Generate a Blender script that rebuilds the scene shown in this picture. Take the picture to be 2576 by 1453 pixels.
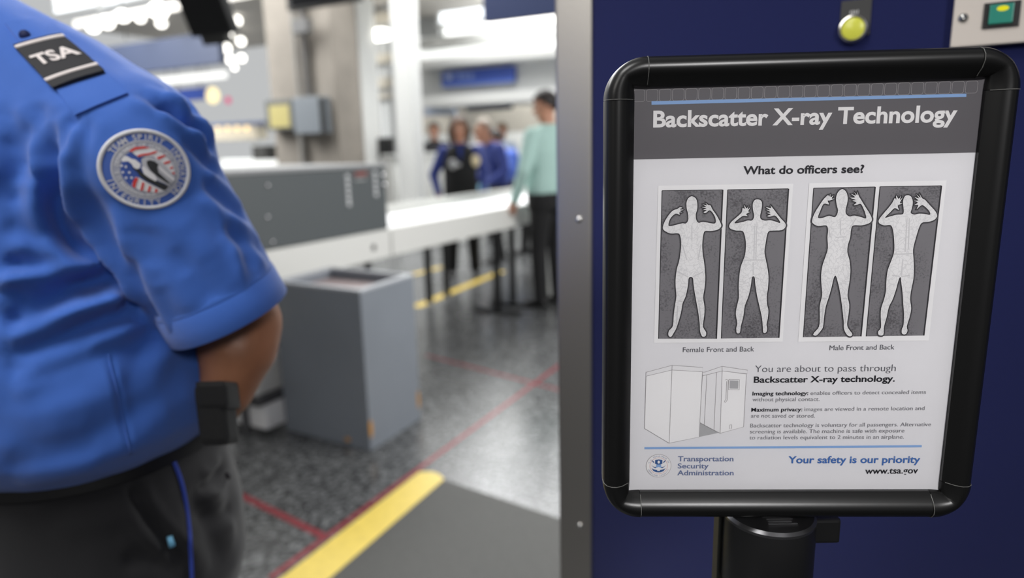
import bpy, bmesh, math, random
import numpy as np
from mathutils import Vector, Matrix, geometry
from mathutils.bvhtree import BVHTree

random.seed(7)
SC = bpy.context.scene
COL = SC.collection
for _o in list(bpy.data.objects):
    bpy.data.objects.remove(_o)

# ------------------------------------------------------------------ camera
FPX, CX, CY = 1717.3, 1288.0, 726.5            # 24 mm lens on a 36 mm wide sensor
CAM = Vector((0.0, 0.0, 1.35))
_p, _r = math.radians(11.7), math.radians(1.33)
FW = Vector((0, math.cos(_p), -math.sin(_p)))
_u0, _r0 = Vector((0, math.sin(_p), math.cos(_p))), Vector((1, 0, 0))
RT = _r0 * math.cos(_r) - _u0 * math.sin(_r)
UP = _u0 * math.cos(_r) + _r0 * math.sin(_r)
cd = bpy.data.cameras.new('camera')
cam = bpy.data.objects.new('camera', cd)
COL.objects.link(cam)
cam.matrix_world = Matrix(((RT.x, UP.x, -FW.x, CAM.x), (RT.y, UP.y, -FW.y, CAM.y),
                           (RT.z, UP.z, -FW.z, CAM.z), (0, 0, 0, 1)))
cd.sensor_width = 36.0
cd.lens = 24.0
cd.clip_start = 0.02
cd.clip_end = 80
cd.dof.use_dof = True
cd.dof.focus_distance = 0.425
cd.dof.aperture_fstop = 4.0
cd.dof.aperture_blades = 0
SC.camera = cam

# ------------------------------------------------------------------ light
SC.view_settings.view_transform = 'Standard'
SC.view_settings.look = 'None'
SC.view_settings.exposure = 0.0
SC.view_settings.gamma = 1.0
SC.view_settings.use_curve_mapping = False

w = bpy.data.worlds.new('hall_daylight')
SC.world = w
w.use_nodes = True
nt = w.node_tree
bg = nt.nodes['Background']
tc = nt.nodes.new('ShaderNodeTexCoord')
sx = nt.nodes.new('ShaderNodeSeparateXYZ')
rmp = nt.nodes.new('ShaderNodeValToRGB')
mp = nt.nodes.new('ShaderNodeMapRange')
nt.links.new(tc.outputs['Generated'], sx.inputs[0])
nt.links.new(sx.outputs['Y'], mp.inputs['Value'])
mp.inputs['From Min'].default_value = -1
mp.inputs['From Max'].default_value = 1
nt.links.new(mp.outputs[0], rmp.inputs[0])
rmp.color_ramp.elements[0].position = 0.25
rmp.color_ramp.elements[0].color = (0.20, 0.20, 0.21, 1)
rmp.color_ramp.elements[1].position = 0.8
rmp.color_ramp.elements[1].color = (0.95, 0.97, 0.98, 1)
nt.links.new(rmp.outputs[0], bg.inputs['Color'])
bg.inputs['Strength'].default_value = 0.55


def area(name, loc, target, size, power, color=(1, 1, 1), size_y=None):
    l = bpy.data.lights.new(name, 'AREA')
    l.shape = 'RECTANGLE'
    l.size = size
    l.size_y = size_y or size
    l.energy = power
    l.color = color
    o = bpy.data.objects.new(name, l)
    COL.objects.link(o)
    o.location = loc
    o.rotation_euler = (Vector(target) - Vector(loc)).to_track_quat('-Z', 'Y').to_euler()
    return o


area('hall_ceiling_light', (-3.0, 9.6, 5.6), (-3.0, 10.6, 0), 9.0, 1450, (1, 1, 0.985), 5.0)
area('hall_skylight', (0.9, 11.0, 4.5), (0.7, 10.0, 0), 3.6, 255, (0.97, 0.985, 1), 2.6)
area('hall_left_fill', (-8.2, 8.6, 5.0), (-8.5, 14.5, 1.5), 3.0, 1100, (1, 1, 0.99))  # added fill that whitens the left back wall, no real fixture
area('aisle_side_fill', (2.6, 2.6, 2.7), (-0.6, 4.2, 0.7), 1.8, 150, (1, 0.99, 0.97))  # added fill for right-hand faces, the conveyor and the man in mint
l_ = area('sign_fill_light', (0.42, -1.0, 2.0), (0.22, 0.45, 1.22), 0.30, 1.75, (1, 0.985, 0.98))  # added spot that lifts the notice, not a fixture of the checkpoint
l_.data.spread = math.radians(54)
l_ = area('officer_fill_light', (-0.9, -0.15, 3.0), (-0.45, 0.72, 1.35), 0.9, 6.8, (1, 0.99, 0.97))  # invented lamp above the officer, brightens shoulder and patch
l_.data.spread = math.radians(70)
area('rear_left_fill', (-2.4, -1.6, 2.9), (0.0, 0.9, 1.3), 1.2, 24, (1, 0.97, 0.92))  # added lamp behind left, put in to brighten the steel edge

# ------------------------------------------------------------------ helpers: geometry of the place
AZ = math.radians(28.5)                        # the hall's grid is turned against the lens
CDIR = Vector((math.sin(AZ), math.cos(AZ), 0))     # along the conveyor, away
DDIR = Vector((math.cos(AZ), -math.sin(AZ), 0))    # along the back wall, to the right and nearer


def ray(x, y):
    return RT * ((x - CX) / FPX) + UP * ((CY - y) / FPX) + FW


def on_floor(x, y, h=0.0):
    d = ray(x, y)
    return CAM + d * ((h - CAM.z) / d.z)


def at_y(x, y, Y):
    d = ray(x, y)
    return CAM + d * (Y / d.y)


def on_plane(x, y, p, n):
    d = ray(x, y)
    return CAM + d * ((Vector(p) - CAM).dot(n) / d.dot(n))


def project(p):
    d = Vector(p) - CAM
    z = d.dot(FW)
    return CX + FPX * d.dot(RT) / z, CY - FPX * d.dot(UP) / z


# ------------------------------------------------------------------ helpers: materials
def s2l(c):
    return tuple(((v / 255) / 12.92 if v / 255 <= 0.04045 else ((v / 255 + 0.055) / 1.055) ** 2.4) for v in c)


def mat(name, rgb, rough=0.5, metal=0.0, bump=None, spec=0.5, var=None, emit=None, coat=0.0, sheen=0.0, aniso=None):
    """rgb in 0..255 sRGB; bump = (scale, strength, distance); var = (scale, amount) slight colour mottling"""
    m = bpy.data.materials.new(name)
    m.use_nodes = True
    t = m.node_tree
    b = t.nodes['Principled BSDF']
    c = s2l(rgb) + (1,)
    b.inputs['Base Color'].default_value = c
    b.inputs['Roughness'].default_value = rough
    b.inputs['Metallic'].default_value = metal
    b.inputs['Specular IOR Level'].default_value = spec
    b.inputs['Coat Weight'].default_value = coat
    b.inputs['Coat Roughness'].default_value = 0.08
    b.inputs['Sheen Weight'].default_value = sheen
    if emit:
        b.inputs['Emission Color'].default_value = s2l(emit[0]) + (1,)
        b.inputs['Emission Strength'].default_value = emit[1]
    if var or bump:
        co = t.nodes.new('ShaderNodeTexCoord')
    if var:
        n = t.nodes.new('ShaderNodeTexNoise')
        n.inputs['Scale'].default_value = var[0]
        n.inputs['Detail'].default_value = 5
        t.links.new(co.outputs['Object'], n.inputs['Vector'])
        r = t.nodes.new('ShaderNodeValToRGB')
        r.color_ramp.elements[0].position = 0.3
        r.color_ramp.elements[1].position = 0.7
        r.color_ramp.elements[0].color = tuple(v * (1 - var[1]) for v in c[:3]) + (1,)
        r.color_ramp.elements[1].color = tuple(min(1, v * (1 + var[1])) for v in c[:3]) + (1,)
        t.links.new(n.outputs[0], r.inputs[0])
        t.links.new(r.outputs[0], b.inputs['Base Color'])
    if bump:
        n2 = t.nodes.new('ShaderNodeTexNoise')
        n2.inputs['Scale'].default_value = bump[0]
        n2.inputs['Detail'].default_value = 3
        t.links.new(co.outputs['Object'], n2.inputs['Vector'])
        bp = t.nodes.new('ShaderNodeBump')
        bp.inputs['Strength'].default_value = bump[1]
        bp.inputs['Distance'].default_value = bump[2]
        t.links.new(n2.outputs[0], bp.inputs['Height'])
        t.links.new(bp.outputs[0], b.inputs['Normal'])
    return m


def weave_mat(name, rgb, scale, rough=0.85, depth=0.0004, sheen=0.2, amount=0.25):
    """woven cloth: two crossed wave textures drive a little colour and bump"""
    m = mat(name, rgb, rough, sheen=sheen, spec=0.2)
    t = m.node_tree
    b = t.nodes['Principled BSDF']
    co = t.nodes.new('ShaderNodeTexCoord')
    hs = []
    for axis in ('X', 'Z'):
        wv = t.nodes.new('ShaderNodeTexWave')
        wv.wave_type = 'BANDS'
        wv.bands_direction = axis
        wv.inputs['Scale'].default_value = scale
        wv.inputs['Distortion'].default_value = 1.0
        wv.inputs['Detail'].default_value = 1
        t.links.new(co.outputs['Object'], wv.inputs['Vector'])
        hs.append(wv)
    mu = t.nodes.new('ShaderNodeMath')
    mu.operation = 'MULTIPLY'
    t.links.new(hs[0].outputs['Fac'], mu.inputs[0])
    t.links.new(hs[1].outputs['Fac'], mu.inputs[1])
    r = t.nodes.new('ShaderNodeValToRGB')
    c = s2l(rgb)
    r.color_ramp.elements[0].color = tuple(v * (1 - amount) for v in c) + (1,)
    r.color_ramp.elements[1].color = tuple(min(1, v * (1 + amount)) for v in c) + (1,)
    t.links.new(mu.outputs[0], r.inputs[0])
    t.links.new(r.outputs[0], b.inputs['Base Color'])
    bp = t.nodes.new('ShaderNodeBump')
    bp.inputs['Strength'].default_value = 0.6
    bp.inputs['Distance'].default_value = depth
    t.links.new(mu.outputs[0], bp.inputs['Height'])
    t.links.new(bp.outputs[0], b.inputs['Normal'])
    return m


def lamp_mat(name, rgb, strength):
    m = bpy.data.materials.new(name)
    m.use_nodes = True
    t = m.node_tree
    t.nodes.remove(t.nodes['Principled BSDF'])
    e = t.nodes.new('ShaderNodeEmission')
    e.inputs['Color'].default_value = s2l(rgb) + (1,)
    e.inputs['Strength'].default_value = strength
    t.links.new(e.outputs[0], t.nodes['Material Output'].inputs[0])
    return m


# ------------------------------------------------------------------ helpers: objects
def tag(o, label=None, cat=None, group=None, kind=None):
    if label:
        o['label'] = label
    if cat:
        o['category'] = cat
    if group:
        o['group'] = group
    if kind:
        o['kind'] = kind
    return o


def empty(name, loc, label, cat, group=None):
    o = bpy.data.objects.new(name, None)
    o.empty_display_size = 0.05
    COL.objects.link(o)
    o.location = loc
    bpy.context.view_layer.update()
    return tag(o, label, cat, group)


def link(name, me, m=None, parent=None, smooth=False):
    o = bpy.data.objects.new(name, me)
    COL.objects.link(o)
    if m is not None and len(me.materials) == 0:
        me.materials.append(m)
    if smooth:
        me.shade_smooth()
    if parent is not None:
        o.parent = parent
        o.matrix_parent_inverse = world_of(parent).inverted()
    return o


def world_of(o):
    if o.parent is None:
        return o.matrix_basis.copy()
    return world_of(o.parent) @ o.matrix_parent_inverse @ o.matrix_basis


class MB:
    """collects shapes in world space and links them as one mesh object"""

    def __init__(self):
        self.v, self.f, self.mi = [], [], []
        self.mats = []
        self.cur = 0

    def use(self, m):
        if m not in self.mats:
            self.mats.append(m)
        self.cur = self.mats.index(m)
        return self

    def add(self, vs, fs):
        n = len(self.v)
        self.v += [Vector(p) for p in vs]
        self.f += [tuple(i + n for i in f) for f in fs]
        self.mi += [self.cur] * len(fs)
        return self

    def obox(self, c, ax, ay, az):
        """box from centre and three half-axis vectors"""
        c = Vector(c)
        vs = [c + ax * i + ay * j + az * k for k in (-1, 1) for j in (-1, 1) for i in (-1, 1)]
        return self.add(vs, [(0, 2, 3, 1), (4, 5, 7, 6), (0, 1, 5, 4), (2, 6, 7, 3), (0, 4, 6, 2), (1, 3, 7, 5)])

    def box(self, a, b):
        a, b = Vector(a), Vector(b)
        c, h = (a + b) / 2, (b - a) / 2
        return self.obox(c, Vector((h.x, 0, 0)), Vector((0, h.y, 0)), Vector((0, 0, h.z)))

    def rings(self, rs, closed=True, caps=True):
        """loft over a list of rings (equal counts of points)"""
        k = len(rs[0])
        vs = [p for r in rs for p in r]
        fs = []
        for i in range(len(rs) - 1):
            for j in range(k if closed else k - 1):
                a, b = i * k + j, i * k + (j + 1) % k
                fs.append((a, b, b + k, a + k))
        if caps:
            fs.append(tuple(range(k - 1, -1, -1)))
            fs.append(tuple((len(rs) - 1) * k + j for j in range(k)))
        return self.add(vs, fs)

    def tube(self, pts, rad, seg=12, caps=True):
        pts = [Vector(p) for p in pts]
        n = len(pts)
        rad = rad if isinstance(rad, (list, tuple)) else [rad] * n
        rs = []
        ref = None
        for i in range(n):
            d = (pts[min(i + 1, n - 1)] - pts[max(i - 1, 0)]).normalized()
            if ref is None:
                ref = Vector((0, 0, 1)) if abs(d.z) < 0.9 else Vector((1, 0, 0))
            a = (ref - d * ref.dot(d)).normalized()
            ref = a
            b = d.cross(a)
            rs.append([pts[i] + (a * math.cos(2 * math.pi * j / seg) + b * math.sin(2 * math.pi * j / seg)) * rad[i] for j in range(seg)])
        return self.rings(rs, caps=caps)

    def lathe(self, c, axis, prof, seg=32, ref=None):
        """prof: list of (distance along axis, radius)"""
        c, axis = Vector(c), Vector(axis).normalized()
        ref = Vector(ref) if ref is not None else (Vector((0, 0, 1)) if abs(axis.z) < 0.9 else Vector((1, 0, 0)))
        a = (ref - axis * ref.dot(axis)).normalized()
        b = axis.cross(a)
        rs = [[c + axis * h + (a * math.cos(2 * math.pi * j / seg) + b * math.sin(2 * math.pi * j / seg)) * max(r, 1e-5) for j in range(seg)] for h, r in prof]
        return self.rings(rs)

    def ellipsoid(self, c, ax, ay, az, seg=20, rows=12):
        c = Vector(c)
        rs = []
        for i in range(rows + 1):
            th = math.pi * i / rows
            s, co = max(math.sin(th), 1e-3), math.cos(th)
            rs.append([c + az * -co + ax * (s * math.cos(2 * math.pi * j / seg)) + ay * (s * math.sin(2 * math.pi * j / seg)) for j in range(seg)])
        return self.rings(rs)

    def poly(self, pts):
        """flat filled polygon, any outline"""
        pts = [Vector(p) for p in pts]
        tris = geometry.tessellate_polygon([pts])
        return self.add(pts, [tuple(t) for t in tris])

    def mesh(self, name):
        me = bpy.data.meshes.new(name)
        me.from_pydata([tuple(p) for p in self.v], [], self.f)
        for m in self.mats:
            me.materials.append(m)
        if self.mats:
            me.polygons.foreach_set('material_index', self.mi)
        me.update()
        return me

    def build(self, name, m=None, parent=None, smooth=False, bevel=0.0, recalc=True, angle=None):
        me = self.mesh(name)
        bm = bmesh.new()
        bm.from_mesh(me)
        if bevel:
            es = [e for e in bm.edges if len(e.link_faces) == 2 and e.calc_face_angle(0) > 0.6]
            bmesh.ops.bevel(bm, geom=es, offset=bevel, segments=2, profile=0.7, affect='EDGES', clamp_overlap=True)
        if recalc:
            bmesh.ops.recalc_face_normals(bm, faces=bm.faces)
        bm.to_mesh(me)
        bm.free()
        o = link(name, me, m, parent, smooth)
        if angle is not None:
            me.shade_smooth()
            me.set_sharp_from_angle(angle=math.radians(angle))
        return o


def fuse(mb, name, voxel, smooth=3, m=None, parent=None, shaper=None):
    """melt overlapping solids into one continuous surface"""
    me = mb.mesh(name)
    bm = bmesh.new()
    bm.from_mesh(me)
    bmesh.ops.recalc_face_normals(bm, faces=bm.faces)
    bm.to_mesh(me)
    bm.free()
    o = bpy.data.objects.new('fusing', me)
    COL.objects.link(o)
    md = o.modifiers.new('r', 'REMESH')
    md.mode = 'VOXEL'
    md.voxel_size = voxel
    bpy.context.view_layer.update()
    dg = bpy.context.evaluated_depsgraph_get()
    me2 = bpy.data.meshes.new_from_object(o.evaluated_get(dg), depsgraph=dg)
    bpy.data.objects.remove(o)
    bpy.data.meshes.remove(me)
    me2.name = name
    if smooth:
        bm = bmesh.new()
        bm.from_mesh(me2)
        for _ in range(smooth):
            bmesh.ops.smooth_vert(bm, verts=bm.verts, factor=0.5, use_axis_x=True, use_axis_y=True, use_axis_z=True)
        bm.to_mesh(me2)
        bm.free()
    me2.materials.clear()
    if shaper:
        shaper(me2)
    return link(name, me2, m, parent, True)


def bvh_of(me):
    bm = bmesh.new()
    bm.from_mesh(me)
    t = BVHTree.FromBMesh(bm)
    bm.free()
    return t


_tc = {}


def glyphs(s, bold=0.0, spacing=1.0):
    """letters of the built-in font as (verts, faces) in em units"""
    key = (s, bold, spacing)
    if key not in _tc:
        cu = bpy.data.curves.new('t', 'FONT')
        cu.body = s
        cu.size = 1.0
        cu.offset = bold
        cu.space_character = spacing
        cu.resolution_u = 4
        o = bpy.data.objects.new('t', cu)
        COL.objects.link(o)
        bpy.context.view_layer.update()
        dg = bpy.context.evaluated_depsgraph_get()
        me = bpy.data.meshes.new_from_object(o.evaluated_get(dg), depsgraph=dg)
        vs = [(v.co.x, v.co.y) for v in me.vertices]
        fs = [tuple(p.vertices) for p in me.polygons]
        bpy.data.objects.remove(o)
        bpy.data.curves.remove(cu)
        bpy.data.meshes.remove(me)
        _tc[key] = (vs, fs)
    return _tc[key]


def stroke(mb, pts, wd, nrm, closed=False):
    """flat ribbon of width wd along a polyline lying in a plane with normal nrm"""
    pts = [Vector(p) for p in pts]
    n = len(pts)
    L, R = [], []
    for i in range(n):
        a = pts[(i - 1) % n] if (closed or i > 0) else pts[i]
        b = pts[(i + 1) % n] if (closed or i < n - 1) else pts[i]
        d = (b - a).normalized()
        s = nrm.cross(d).normalized() * wd / 2
        L.append(pts[i] + s)
        R.append(pts[i] - s)
    fs = []
    for i in range(n if closed else n - 1):
        j = (i + 1) % n
        fs.append((i, j, n + j, n + i))
    mb.add(L + R, fs)


def rrect(cx, cy, hw, hh, r, seg=5):
    out = []
    for k, (sx_, sy_) in enumerate(((1, 1), (-1, 1), (-1, -1), (1, -1))):
        for i in range(seg + 1):
            a = math.pi / 2 * (k + i / seg)
            out.append((cx + sx_ * (hw - r) + r * math.cos(a), cy + sy_ * (hh - r) + r * math.sin(a)))
    return out


def smooth_line(pts, n=6, closed=False):
    """Catmull-Rom through 2-D or 3-D points"""
    P = [Vector(p) for p in pts]
    m = len(P)
    out = []
    for i in range(m if closed else m - 1):
        if closed:
            a, b, c, d = P[(i - 1) % m], P[i], P[(i + 1) % m], P[(i + 2) % m]
        else:
            a, b, c, d = P[max(i - 1, 0)], P[i], P[i + 1], P[min(i + 2, m - 1)]
        for k in range(n):
            t = k / n
            out.append(0.5 * ((2 * b) + (c - a) * t + (2 * a - 5 * b + 4 * c - d) * t * t + (3 * b - a - 3 * c + d) * t ** 3))
    if not closed:
        out.append(P[-1])
    return out


# ================================================================== the setting
# ---- floor: grey terrazzo, polished
m = mat('terrazzo', (110, 112, 113), 0.3, spec=0.6)
t = m.node_tree
b = t.nodes['Principled BSDF']
co = t.nodes.new('ShaderNodeTexCoord')
vo = t.nodes.new('ShaderNodeTexVoronoi')
vo.inputs['Scale'].default_value = 70
t.links.new(co.outputs['Object'], vo.inputs['Vector'])
r = t.nodes.new('ShaderNodeValToRGB')
r.color_ramp.interpolation = 'LINEAR'
r.color_ramp.elements[0].color = (0.03, 0.031, 0.032, 1)
r.color_ramp.elements[1].color = (0.20, 0.206, 0.21, 1)
e = r.color_ramp.elements.new(0.55)
e.color = (0.075, 0.077, 0.079, 1)
sxx = t.nodes.new('ShaderNodeSeparateXYZ')
t.links.new(vo.outputs['Color'], sxx.inputs[0])
t.links.new(sxx.outputs[0], r.inputs[0])
t.links.new(r.outputs[0], b.inputs['Base Color'])
nz = t.nodes.new('ShaderNodeTexNoise')
nz.inputs['Scale'].default_value = 1.7
nz.inputs['Detail'].default_value = 4
t.links.new(co.outputs['Object'], nz.inputs['Vector'])
mr = t.nodes.new('ShaderNodeMapRange')
mr.inputs['To Min'].default_value = 0.16
mr.inputs['To Max'].default_value = 0.34
t.links.new(nz.outputs[0], mr.inputs['Value'])
t.links.new(mr.outputs[0], b.inputs['Roughness'])
M_FLOOR = m
o = MB().box((-16, -2.5, -0.1), (9, 22, 0.0)).build('floor', M_FLOOR)
tag(o, kind='structure')

# ---- red dividing lines let into the floor
M_RED = mat('red_line', (134, 58, 64), 0.22, var=(40, 0.2))


def floor_strip(name, a, b_, wd, m_, z0, z1):
    a, b_ = Vector(a), Vector(b_)
    d = (b_ - a).normalized()
    s = Vector((d.y, -d.x, 0)) * wd / 2
    c = (a + b_) / 2
    return MB().obox(Vector((c.x, c.y, (z0 + z1) / 2)), (b_ - a) / 2, s, Vector((0, 0, (z1 - z0) / 2))).build(name, m_)


for n_, (pa, pb, wd) in enumerate((((560, 1222), (822, 1352), 0.030), ((680, 1453), (1425, 905), 0.024), ((1070, 893), (1425, 985), 0.022))):
    o = floor_strip('floor_line', on_floor(*pa), on_floor(*pb), wd, M_RED, -0.01, 0.0012 + 0.0002 * n_)
    tag(o, kind='structure')

# ---- far yellow floor line under the conveyor
M_YEL = mat('yellow_tape', (226, 200, 92), 0.45, var=(30, 0.06))
M_YEL2 = mat('yellow_line', (200, 172, 70), 0.45, var=(20, 0.12))
for pa, pb, wd in (((1045, 772), (1262, 682), 0.10), ((1040, 690), (1110, 672), 0.07)):
    o = floor_strip('floor_line', on_floor(*pa), on_floor(*pb), wd, M_YEL2, -0.01, 0.002)
    tag(o, kind='structure')

# ---- back wall of the hall and its overhead structure, parallel to DDIR
M_WHITE = mat('white_wall', (236, 238, 236), 0.6)
M_WHITE2 = mat('white_paint', (232, 233, 230), 0.45)
M_BEAM = mat('beam_paint', (205, 206, 204), 0.5)
M_GREYW = mat('grey_panel', (176, 178, 178), 0.6)
M_BEIGE = mat('beige_panel', (196, 190, 178), 0.7)
M_NAVY = mat('navy_sign_face', (44, 56, 92), 0.5)
M_BLUE = mat('blue_sign_face', (50, 74, 150), 0.45)
M_BLACK = mat('black_plastic', (20, 20, 21), 0.4)
M_DARK = mat('dark_metal', (34, 35, 36), 0.45)
M_LAMP = lamp_mat('lamp_light', (255, 252, 244), 5.0)
M_WARM = lamp_mat('warm_light', (255, 226, 170), 2.2)
M_DAY = lamp_mat('daylight', (245, 250, 255), 2.6)
M_GLOW = lamp_mat('sign_light', (255, 236, 178), 1.6)
M_PINK = lamp_mat('pink_sign_light', (236, 60, 130), 1.0)


def facade(x0, y0, x1, y1, off, thick, name, m_, parent=None, bevel=0.0, mb=None):
    """a block parallel to the hall's back wall, 'off' metres down the hall, filling a measured outline"""
    p0 = CDIR * off
    xm, ym = (x0 + x1) / 2, (y0 + y1) / 2
    a, b_ = on_plane(x0, ym, p0, CDIR), on_plane(x1, ym, p0, CDIR)
    zt, zb = on_plane(xm, y0, p0, CDIR).z, on_plane(xm, y1, p0, CDIR).z
    s0, s1 = a.dot(DDIR), b_.dot(DDIR)
    c = DDIR * ((s0 + s1) / 2) + CDIR * (off + thick / 2) + Vector((0, 0, (zt + zb) / 2))
    k = mb or MB()
    k.obox(c, DDIR * ((s1 - s0) / 2), CDIR * (thick / 2), Vector((0, 0, (zt - zb) / 2)))
    if mb is not None:
        return mb
    return k.build(name, m_, parent, bevel=bevel)


o = MB().obox(CDIR * 12.1 + DDIR * -3 + Vector((0, 0, 3.0)), DDIR * 9.0, CDIR * 0.1, Vector((0, 0, 3.0))).build('wall_back', M_WHITE)
tag(o, kind='structure')

# right-hand part: fascia bands, ledge, soffit above the far counters
for rect, off, th, m_, nm in (
        ((1046, 128, 1560, 148), 9.3, 0.5, M_BEAM, 'beam'),
        ((1052, 148, 1560, 226), 9.6, 0.2, M_GREYW, 'wall_fascia'),
        ((1050, 226, 1560, 254), 9.2, 0.9, M_BEAM, 'beam'),
        ((1046, 70, 1560, 96), 9.9, 0.3, M_BEAM, 'beam'),
        ((1056, 254, 1560, 330), 10.9, 0.3, M_BEIGE, 'wall_recess'),
        ((1048, -40, 1100, 92), 10.4, 0.2, M_GREYW, 'wall_panel')):
    tag(facade(*rect, off, th, nm, m_), kind='structure')

# windows: daylight behind a pane in a frame
def window(name, x0, y0, x1, y1, off, bars=0):
    o_ = facade(x0, y0, x1, y1, off, 0.05, name, M_DAY)
    tag(o_, kind='structure')
    f = MB()
    for q in ((x0 - 6, y0, x0, y1), (x1, y0, x1 + 6, y1), (x0 - 6, y1, x1 + 6, y1 + 7)):
        facade(*q, off - 0.05, 0.12, '', None, mb=f)
    for k in range(bars):
        xx = x0 + (x1 - x0) * (k + 1) / (bars + 1)
        facade(xx - 3, y0, xx + 3, y1, off - 0.05, 0.1, '', None, mb=f)
    f.build('window_frame', M_WHITE2, o_)
    return o_


window('window_1', 1102, -70, 1214, 52, 10.2)
window('window_2', 130, -80, 236, 24, 11.0)
window('window_3', 250, -90, 460, -8, 11.5, 2)

# columns
M_CONC = mat('grey_concrete', (128, 122, 114), 0.85, var=(3, 0.12), bump=(30, 0.3, 0.004))
M_COLW = mat('column_white', (200, 201, 199), 0.5)
def column(x0, x1, ypx, off, depth, m_, name='column', zt=4.6, z0=0.0, bevel=0.01):
    p0 = CDIR * off
    a, b_ = on_plane(x0, ypx, p0, CDIR), on_plane(x1, ypx, p0, CDIR)
    s0, s1 = a.dot(DDIR), b_.dot(DDIR)
    o_ = MB().obox(DDIR * ((s0 + s1) / 2) + CDIR * (off + depth / 2) + Vector((0, 0, (zt + z0) / 2)), DDIR * ((s1 - s0) / 2), CDIR * (depth / 2),
                   Vector((0, 0, (zt - z0) / 2))).build(name, m_, bevel=bevel)
    return tag(o_, kind='structure')


column(678, 842, 200, 7.2, 0.5, M_CONC)
column(846, 908, 200, 8.3, 0.4, M_WHITE2)
column(990, 1034, 200, 7.6, 0.22, M_COLW)
column(912, 978, 200, 9.2, 0.3, M_GREYW)
# shelves' recesses in the white bay between the columns
for y0, y1 in ((30, 60), (136, 160), (196, 222), (236, 248)):
    tag(facade(918, y0, 984, y1, 9.1, 0.05, 'wall_recess', M_BEIGE), kind='structure')

# left-hand part: lowered soffit carrying the round lamps
M_SOF = mat('soffit_grey', (178, 174, 168), 0.7)
o = MB().obox(CDIR * 9.3 + DDIR * -9.2 + Vector((0, 0, 3.65)), DDIR * 3.6, CDIR * 1.7, Vector((0, 0, 0.06))).build('ceiling', M_SOF)
tag(o, kind='structure')

# ================================================================== booth wall beside the sign, its steel edge and switches
WDIR = Vector((0.866, -0.5, 0))                # along the booth wall to the right, coming nearer
WN = Vector((-0.5, -0.866, 0))                 # its face looks back at the lens
WP = Vector((0.068, 0.957, 0))                 # its free edge on the floor
M_FAB = weave_mat('navy_fabric', (29, 37, 94), 330, amount=0.45, depth=0.0006)
M_STEEL = mat('brushed_steel', (190, 186, 180), 0.42, metal=1.0, bump=(220, 0.08, 0.001))
o = MB().obox(WP + WDIR * 0.95 - WN * 0.025 + Vector((0, 0, 1.15)), WDIR * 0.9, WN * 0.025, Vector((0, 0, 1.15))).build('wall_right', M_FAB)
tag(o, kind='structure')
o = MB().obox(WP + WDIR * 0.025 - WN * 0.023 + Vector((0, 0, 1.15)), WDIR * 0.0265, WN * 0.028, Vector((0, 0, 1.15))).build('trim_1', M_STEEL, bevel=0.004)
tag(o, kind='structure')
TRIM = o
k = MB()
for px, py in ((1456, 552), (1459, 1322), (1452, -200)):
    p = on_plane(px, py, WP + WN * 0.005, WN)
    k.lathe(p, WN, [(-0.001, 0.0045), (0.001, 0.0045), (0.0022, 0.003), (0.0026, 0.0)], 14)
k.build('rivet', mat('bright_rivet', (235, 235, 232), 0.2, metal=1.0), TRIM, smooth=True)


def W(px, py, off=0.0):
    return on_plane(px, py, WP + WN * off, WN)


def wall_at(s, z, off=0.0):
    return WP + WDIR * s + WN * off + Vector((0, 0, z))


ZV = Vector((0, 0, 1))
# ---- yellow push button under its black label plate
c = W(2147, 74)
bt = empty('push_button', c, 'round yellow push button in a chrome ring on the navy wall', 'button')
a = W(2152, 46)
MB().obox(a + WN * 0.001 + ZV * 0.0, WDIR * 0.0148, WN * 0.001, ZV * 0.0185).build('label_plate', mat('plate_black', (52, 52, 52), 0.5), bt, bevel=0.0005)
k = MB()
q = W(2149, 30, 0.0022)
for i, (dx, h) in enumerate(((-0.0035, 0.0015), (-0.0012, 0.0018), (0.001, 0.0015), (0.0034, 0.0017))):
    k.obox(q + WDIR * dx, WDIR * 0.0005, WN * 0.0001, ZV * h)
k.build('label_mark', mat('mark_white', (200, 200, 198), 0.6), bt)
k = MB().lathe(c, WN, [(0.0, 0.0150), (0.006, 0.0150), (0.0085, 0.0138), (0.0088, 0.0122), (0.0065, 0.0118), (0.006, 0.0)], 40)
k.build('bezel', mat('chrome', (215, 213, 208), 0.16, metal=1.0), bt, angle=40)
k = MB().lathe(c, WN, [(0.004, 0.0116), (0.0072, 0.0114), (0.0082, 0.0095), (0.0086, 0.0)], 36)
k.build('button_cap', mat('yellow_plastic', (205, 206, 78), 0.25, emit=((205, 206, 78), 0.12)), bt, smooth=True)

# ---- cream switch box with a green rocker
pz0 = W(2394, 123).z
s0 = (W(2394, 70) - WP).dot(WDIR)
M_CREAM = mat('cream_enamel', (214, 205, 196), 0.4)
sw = empty('switch_box', wall_at(s0 + 0.1, pz0 + 0.08), 'cream metal switch box with a lit green rocker above the sign frame', 'switch box')
MB().obox(wall_at(s0 + 0.11, pz0 + 0.09, 0.006), WDIR * 0.11, WN * 0.006, ZV * 0.09).build('cover_plate', M_CREAM, sw, bevel=0.002)
q = W(2423, 45, 0.012)
MB().lathe(q, WN, [(-0.002, 0.0046), (0.0008, 0.0046), (0.0022, 0.0036), (0.003, 0.0014), (0.0022, 0.0)], 20).build('screw', mat('screw_chrome', (200, 200, 198), 0.18, metal=1.0), sw, angle=50)
q = W(2519, 37, 0.012)
MB().obox(q + WN * 0.001, WDIR * 0.0148, WN * 0.0012, ZV * 0.0118).build('rocker_bezel', M_BLACK, sw, bevel=0.0006)
rk = MB().obox(q + WN * 0.003 + WDIR * -0.0005, WDIR * 0.0098, (WN * 0.002 + ZV * 0.0006), ZV * 0.0090).build('rocker', mat('green_plastic', (40, 140, 122), 0.3, coat=0.3), sw, bevel=0.001)
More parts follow.
